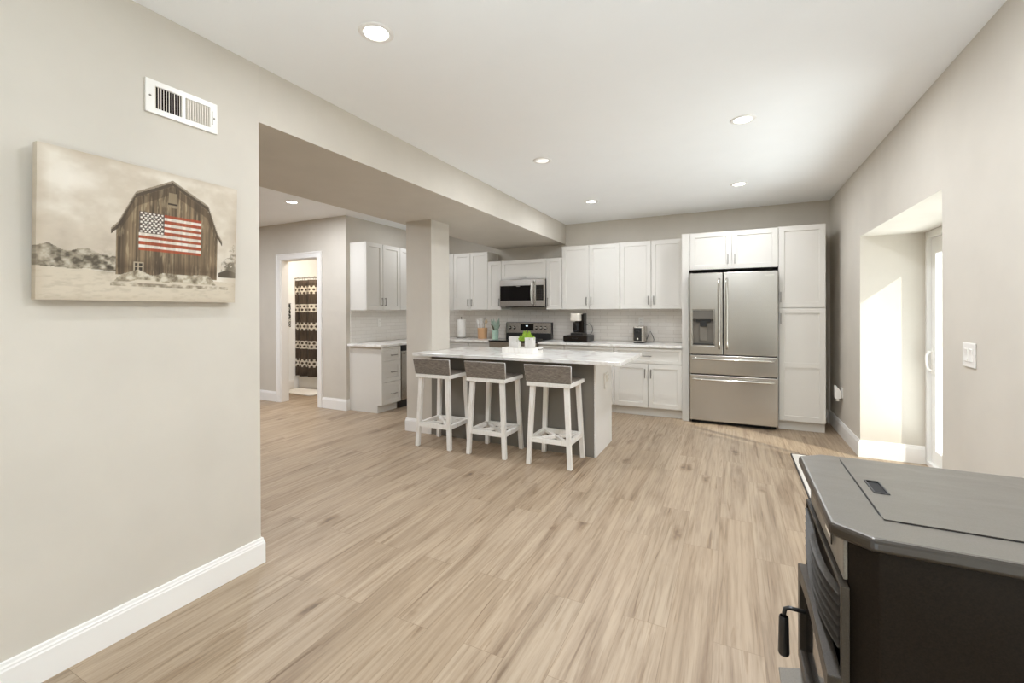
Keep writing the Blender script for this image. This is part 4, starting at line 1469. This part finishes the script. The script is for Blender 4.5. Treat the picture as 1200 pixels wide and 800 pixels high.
t = thing('hand_towel', 'black and white patterned hand towel hanging on the bathroom wall', 'towel', (BX, 5.08, 1.2))
MB().tube([(BX + .001, 4.97, 1.50), (BX + .05, 4.97, 1.50), (BX + .05, 5.24, 1.50), (BX + .001, 5.24, 1.50)], .007).build('towel_bar', M['nickel'], t)
def tf(a, b):
    s = a * 2 - 1
    return (BX + .05 + .011 * (1 if s > 0 else -1) * min(1, abs(s) * 12) + .006 * math.sin(b * 20) * abs(s), 5.03 + .20 * b, 1.495 - .40 * abs(s) ** 1.0)
mb = MB(); mb.grid(tf, 30, 18)
o = mb.build('towel_cloth', M['towel'], t)
sm = o.modifiers.new('thickness', 'SOLIDIFY'); sm.thickness = .004

# ------------------------------------------------------------------ door mat
t = thing('door_mat', 'pale door mat with dark edge on the floor by the sliding door', 'mat', (.765, 4.33, 0))
MB().box(.500, 1.025, 3.78, 4.872, .0005, .012).build('mat_pile', M['mat'], t, bevel=.003)
MB().plate([.490, .499, 1.026, 1.035], [3.77, 3.779, 4.873, 4.882], {(1, 1)}, 'z', .0005, .013).build('mat_binding', M['mat_edge'], t, bevel=.002)

# ------------------------------------------------------------------ pellet stove
SX0, SX1 = .212, .86           # body front and back
SY0, SY1 = 1.105, 1.60
t = thing('pellet_stove', 'dark pellet stove with grey top in the near right corner', 'stove', (.53, 1.36, 0))
def cham(x0, x1, y0, y1, c):
    return [(x0, y0 + c * .75), (x0 + c, y0), (x1 - c, y0), (x1, y0 + c), (x1, y1 - c), (x1 - c, y1), (x0 + c, y1), (x0, y1 - c * .75)]
MB().prism(cham(SX0 + .004, SX1, SY0, SY1 + .01, .045), 'z', .14, .874).build('body', M['stove_body'], t, bevel=.003)
MB().prism(cham(SX0 + .06, SX1 - .05, SY0 + .06, SY1 - .05, .03), 'z', .03, .14).build('pedestal', M['stove_body'], t)
MB().prism(cham(SX0 - .03, SX1 - .02, SY0 - .0, SY1, .04), 'z', .0005, .03).build('foot_plate', M['stove_body'], t, bevel=.003)
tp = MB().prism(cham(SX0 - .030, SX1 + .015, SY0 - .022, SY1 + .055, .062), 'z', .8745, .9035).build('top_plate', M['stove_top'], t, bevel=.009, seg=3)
# hopper lid: a thin inset leaf with a fine gap all round
lid = rr(.287, .700, 1.187, 1.628, .030, 4)
MB().prism(rr(.2845, .7025, 1.1845, 1.6305, .032, 4), 'z', .9036, .9040).build('lid_gap', M['black_gap'], tp)
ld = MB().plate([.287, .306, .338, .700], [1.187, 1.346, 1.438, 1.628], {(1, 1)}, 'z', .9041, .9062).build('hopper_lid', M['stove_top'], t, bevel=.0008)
mb = MB()
mb.plate([.306, .310, .334, .338], [1.346, 1.350, 1.434, 1.438], {(1, 1)}, 'z', .9042, .9085)
mb.build('grip_frame', M['black_plastic'], ld, bevel=.001)
MB().box(.310, .334, 1.350, 1.434, .9042, .9046).build('grip_recess', M['black_gap'], ld)
# front: upper fascia, louvre bank, door
fc = MB().box(SX0 - .004, SX0 + .004, SY0 + .034, SY1 - .030, .784, .870).build('fascia', M['stove_panel'], t, bevel=.002)
MB().box(SX0 - .007, SX0 - .004, 1.246, 1.318, .815, .858).build('switch_plate', M['white_plastic'], fc, bevel=.001)
MB().box(SX0 - .010, SX0 - .007, 1.232, 1.243, .812, .846).build('rocker_switch', M['black_plastic'], fc, bevel=.001)
lv = MB().plate([SY0 + .012, SY0 + .022, SY1 - .014, SY1 - .004], [.325, .335, .770, .780], {(1, 1)}, 'x', SX0 - .012, SX0 + .003).build('front_surround', M['stove_front'], t, bevel=.002)
mb = MB()
def slat(z):
    n = 14
    def pt(k, dz, dx):
        s = k / n
        y = SY0 + .024 + (SY1 - SY0 - .040) * s
        bow = math.sin(math.pi * s)
        return (SX0 - .010 - .010 * bow + dx, y, z - .030 * bow + dz)
    rows = [[mb.bm.verts.new(pt(k, dz, dx)) for k in range(n + 1)] for dz, dx in ((0, -.004), (.004, .010), (.007, .010), (.003, -.006))]
    for a, b in zip(rows, rows[1:] + rows[:1]):
        for k in range(n):
            mb._f([a[k], a[k + 1], b[k + 1], b[k]])
for z in (.752, .730, .708, .686, .664, .642):
    slat(z)
mb.build('louvers', M['stove_front'], lv)
MB().box(SX0 - .001, SX0 + .003, SY0 + .022, SY1 - .014, .60, .770).build('louver_backing', M['stove_body'], lv)
DXa, DXb = .176, .203
DYa, DYb = 1.115, 1.572
DZa, DZb = .315, .592
sd = MB()
# arched top bar: taller in the middle
def door_outline(y0, y1, z0, z1, arch, n=12):
    return [(y0, z0), (y1, z0)] + [(y1 + (y0 - y1) * k / n, z1 + arch * math.sin(math.pi * k / n)) for k in range(n + 1)]
fo = door_outline(DYa, DYb, DZa, DZb, .020)
fi = door_outline(DYa + .035, DYb - .035, DZa + .040, DZb - .038, .018)
ring = []
for (poly, x) in ((fo, DXa), (fo, DXb), (fi, DXb), (fi, DXa)):
    ring.append([sd.bm.verts.new((x, y, z)) for y, z in poly])
for a, b in zip(ring, ring[1:] + ring[:1]):
    for k in range(len(a)):
        sd._f([a[k], a[(k + 1) % len(a)], b[(k + 1) % len(a)], b[k]])
sd = sd.build('door', M['stove_front'], t, bevel=.003)
MB().prism(door_outline(DYa + .033, DYb - .033, DZa + .038, DZb - .036, .018), 'x', DXb - .010, DXb - .004).build('door_glass', M['black_glass'], sd)
MB().tube([(DXa + .004, 1.455, .515), (.142, 1.455, .516), (.133, 1.454, .512), (.130, 1.453, .500), (.1295, 1.452, .490)], .0055, 10).build('handle_rod', M['black_plastic'], sd)
MB().lathe([(.010, 0), (.012, -.004), (.0145, -.102), (.012, -.108), (0, -.108)], (.1290, 1.452), 18, .492).build('handle_grip', M['black_plastic'], sd)
MB().box(DXb, SX0 + .003, SY0 + .04, SY1 - .05, .345, .57).build('door_gasket', M['stove_body'], t)
MB().hexa([(.125, 1.13, .262), (SX0 + .005, 1.13, .285), (SX0 + .005, 1.56, .285), (.125, 1.56, .262), (.125, 1.13, .270), (SX0 + .005, 1.13, .295), (SX0 + .005, 1.56, .295), (.125, 1.56, .270)]).build('ash_lip', M['stove_panel'], t, bevel=.002)
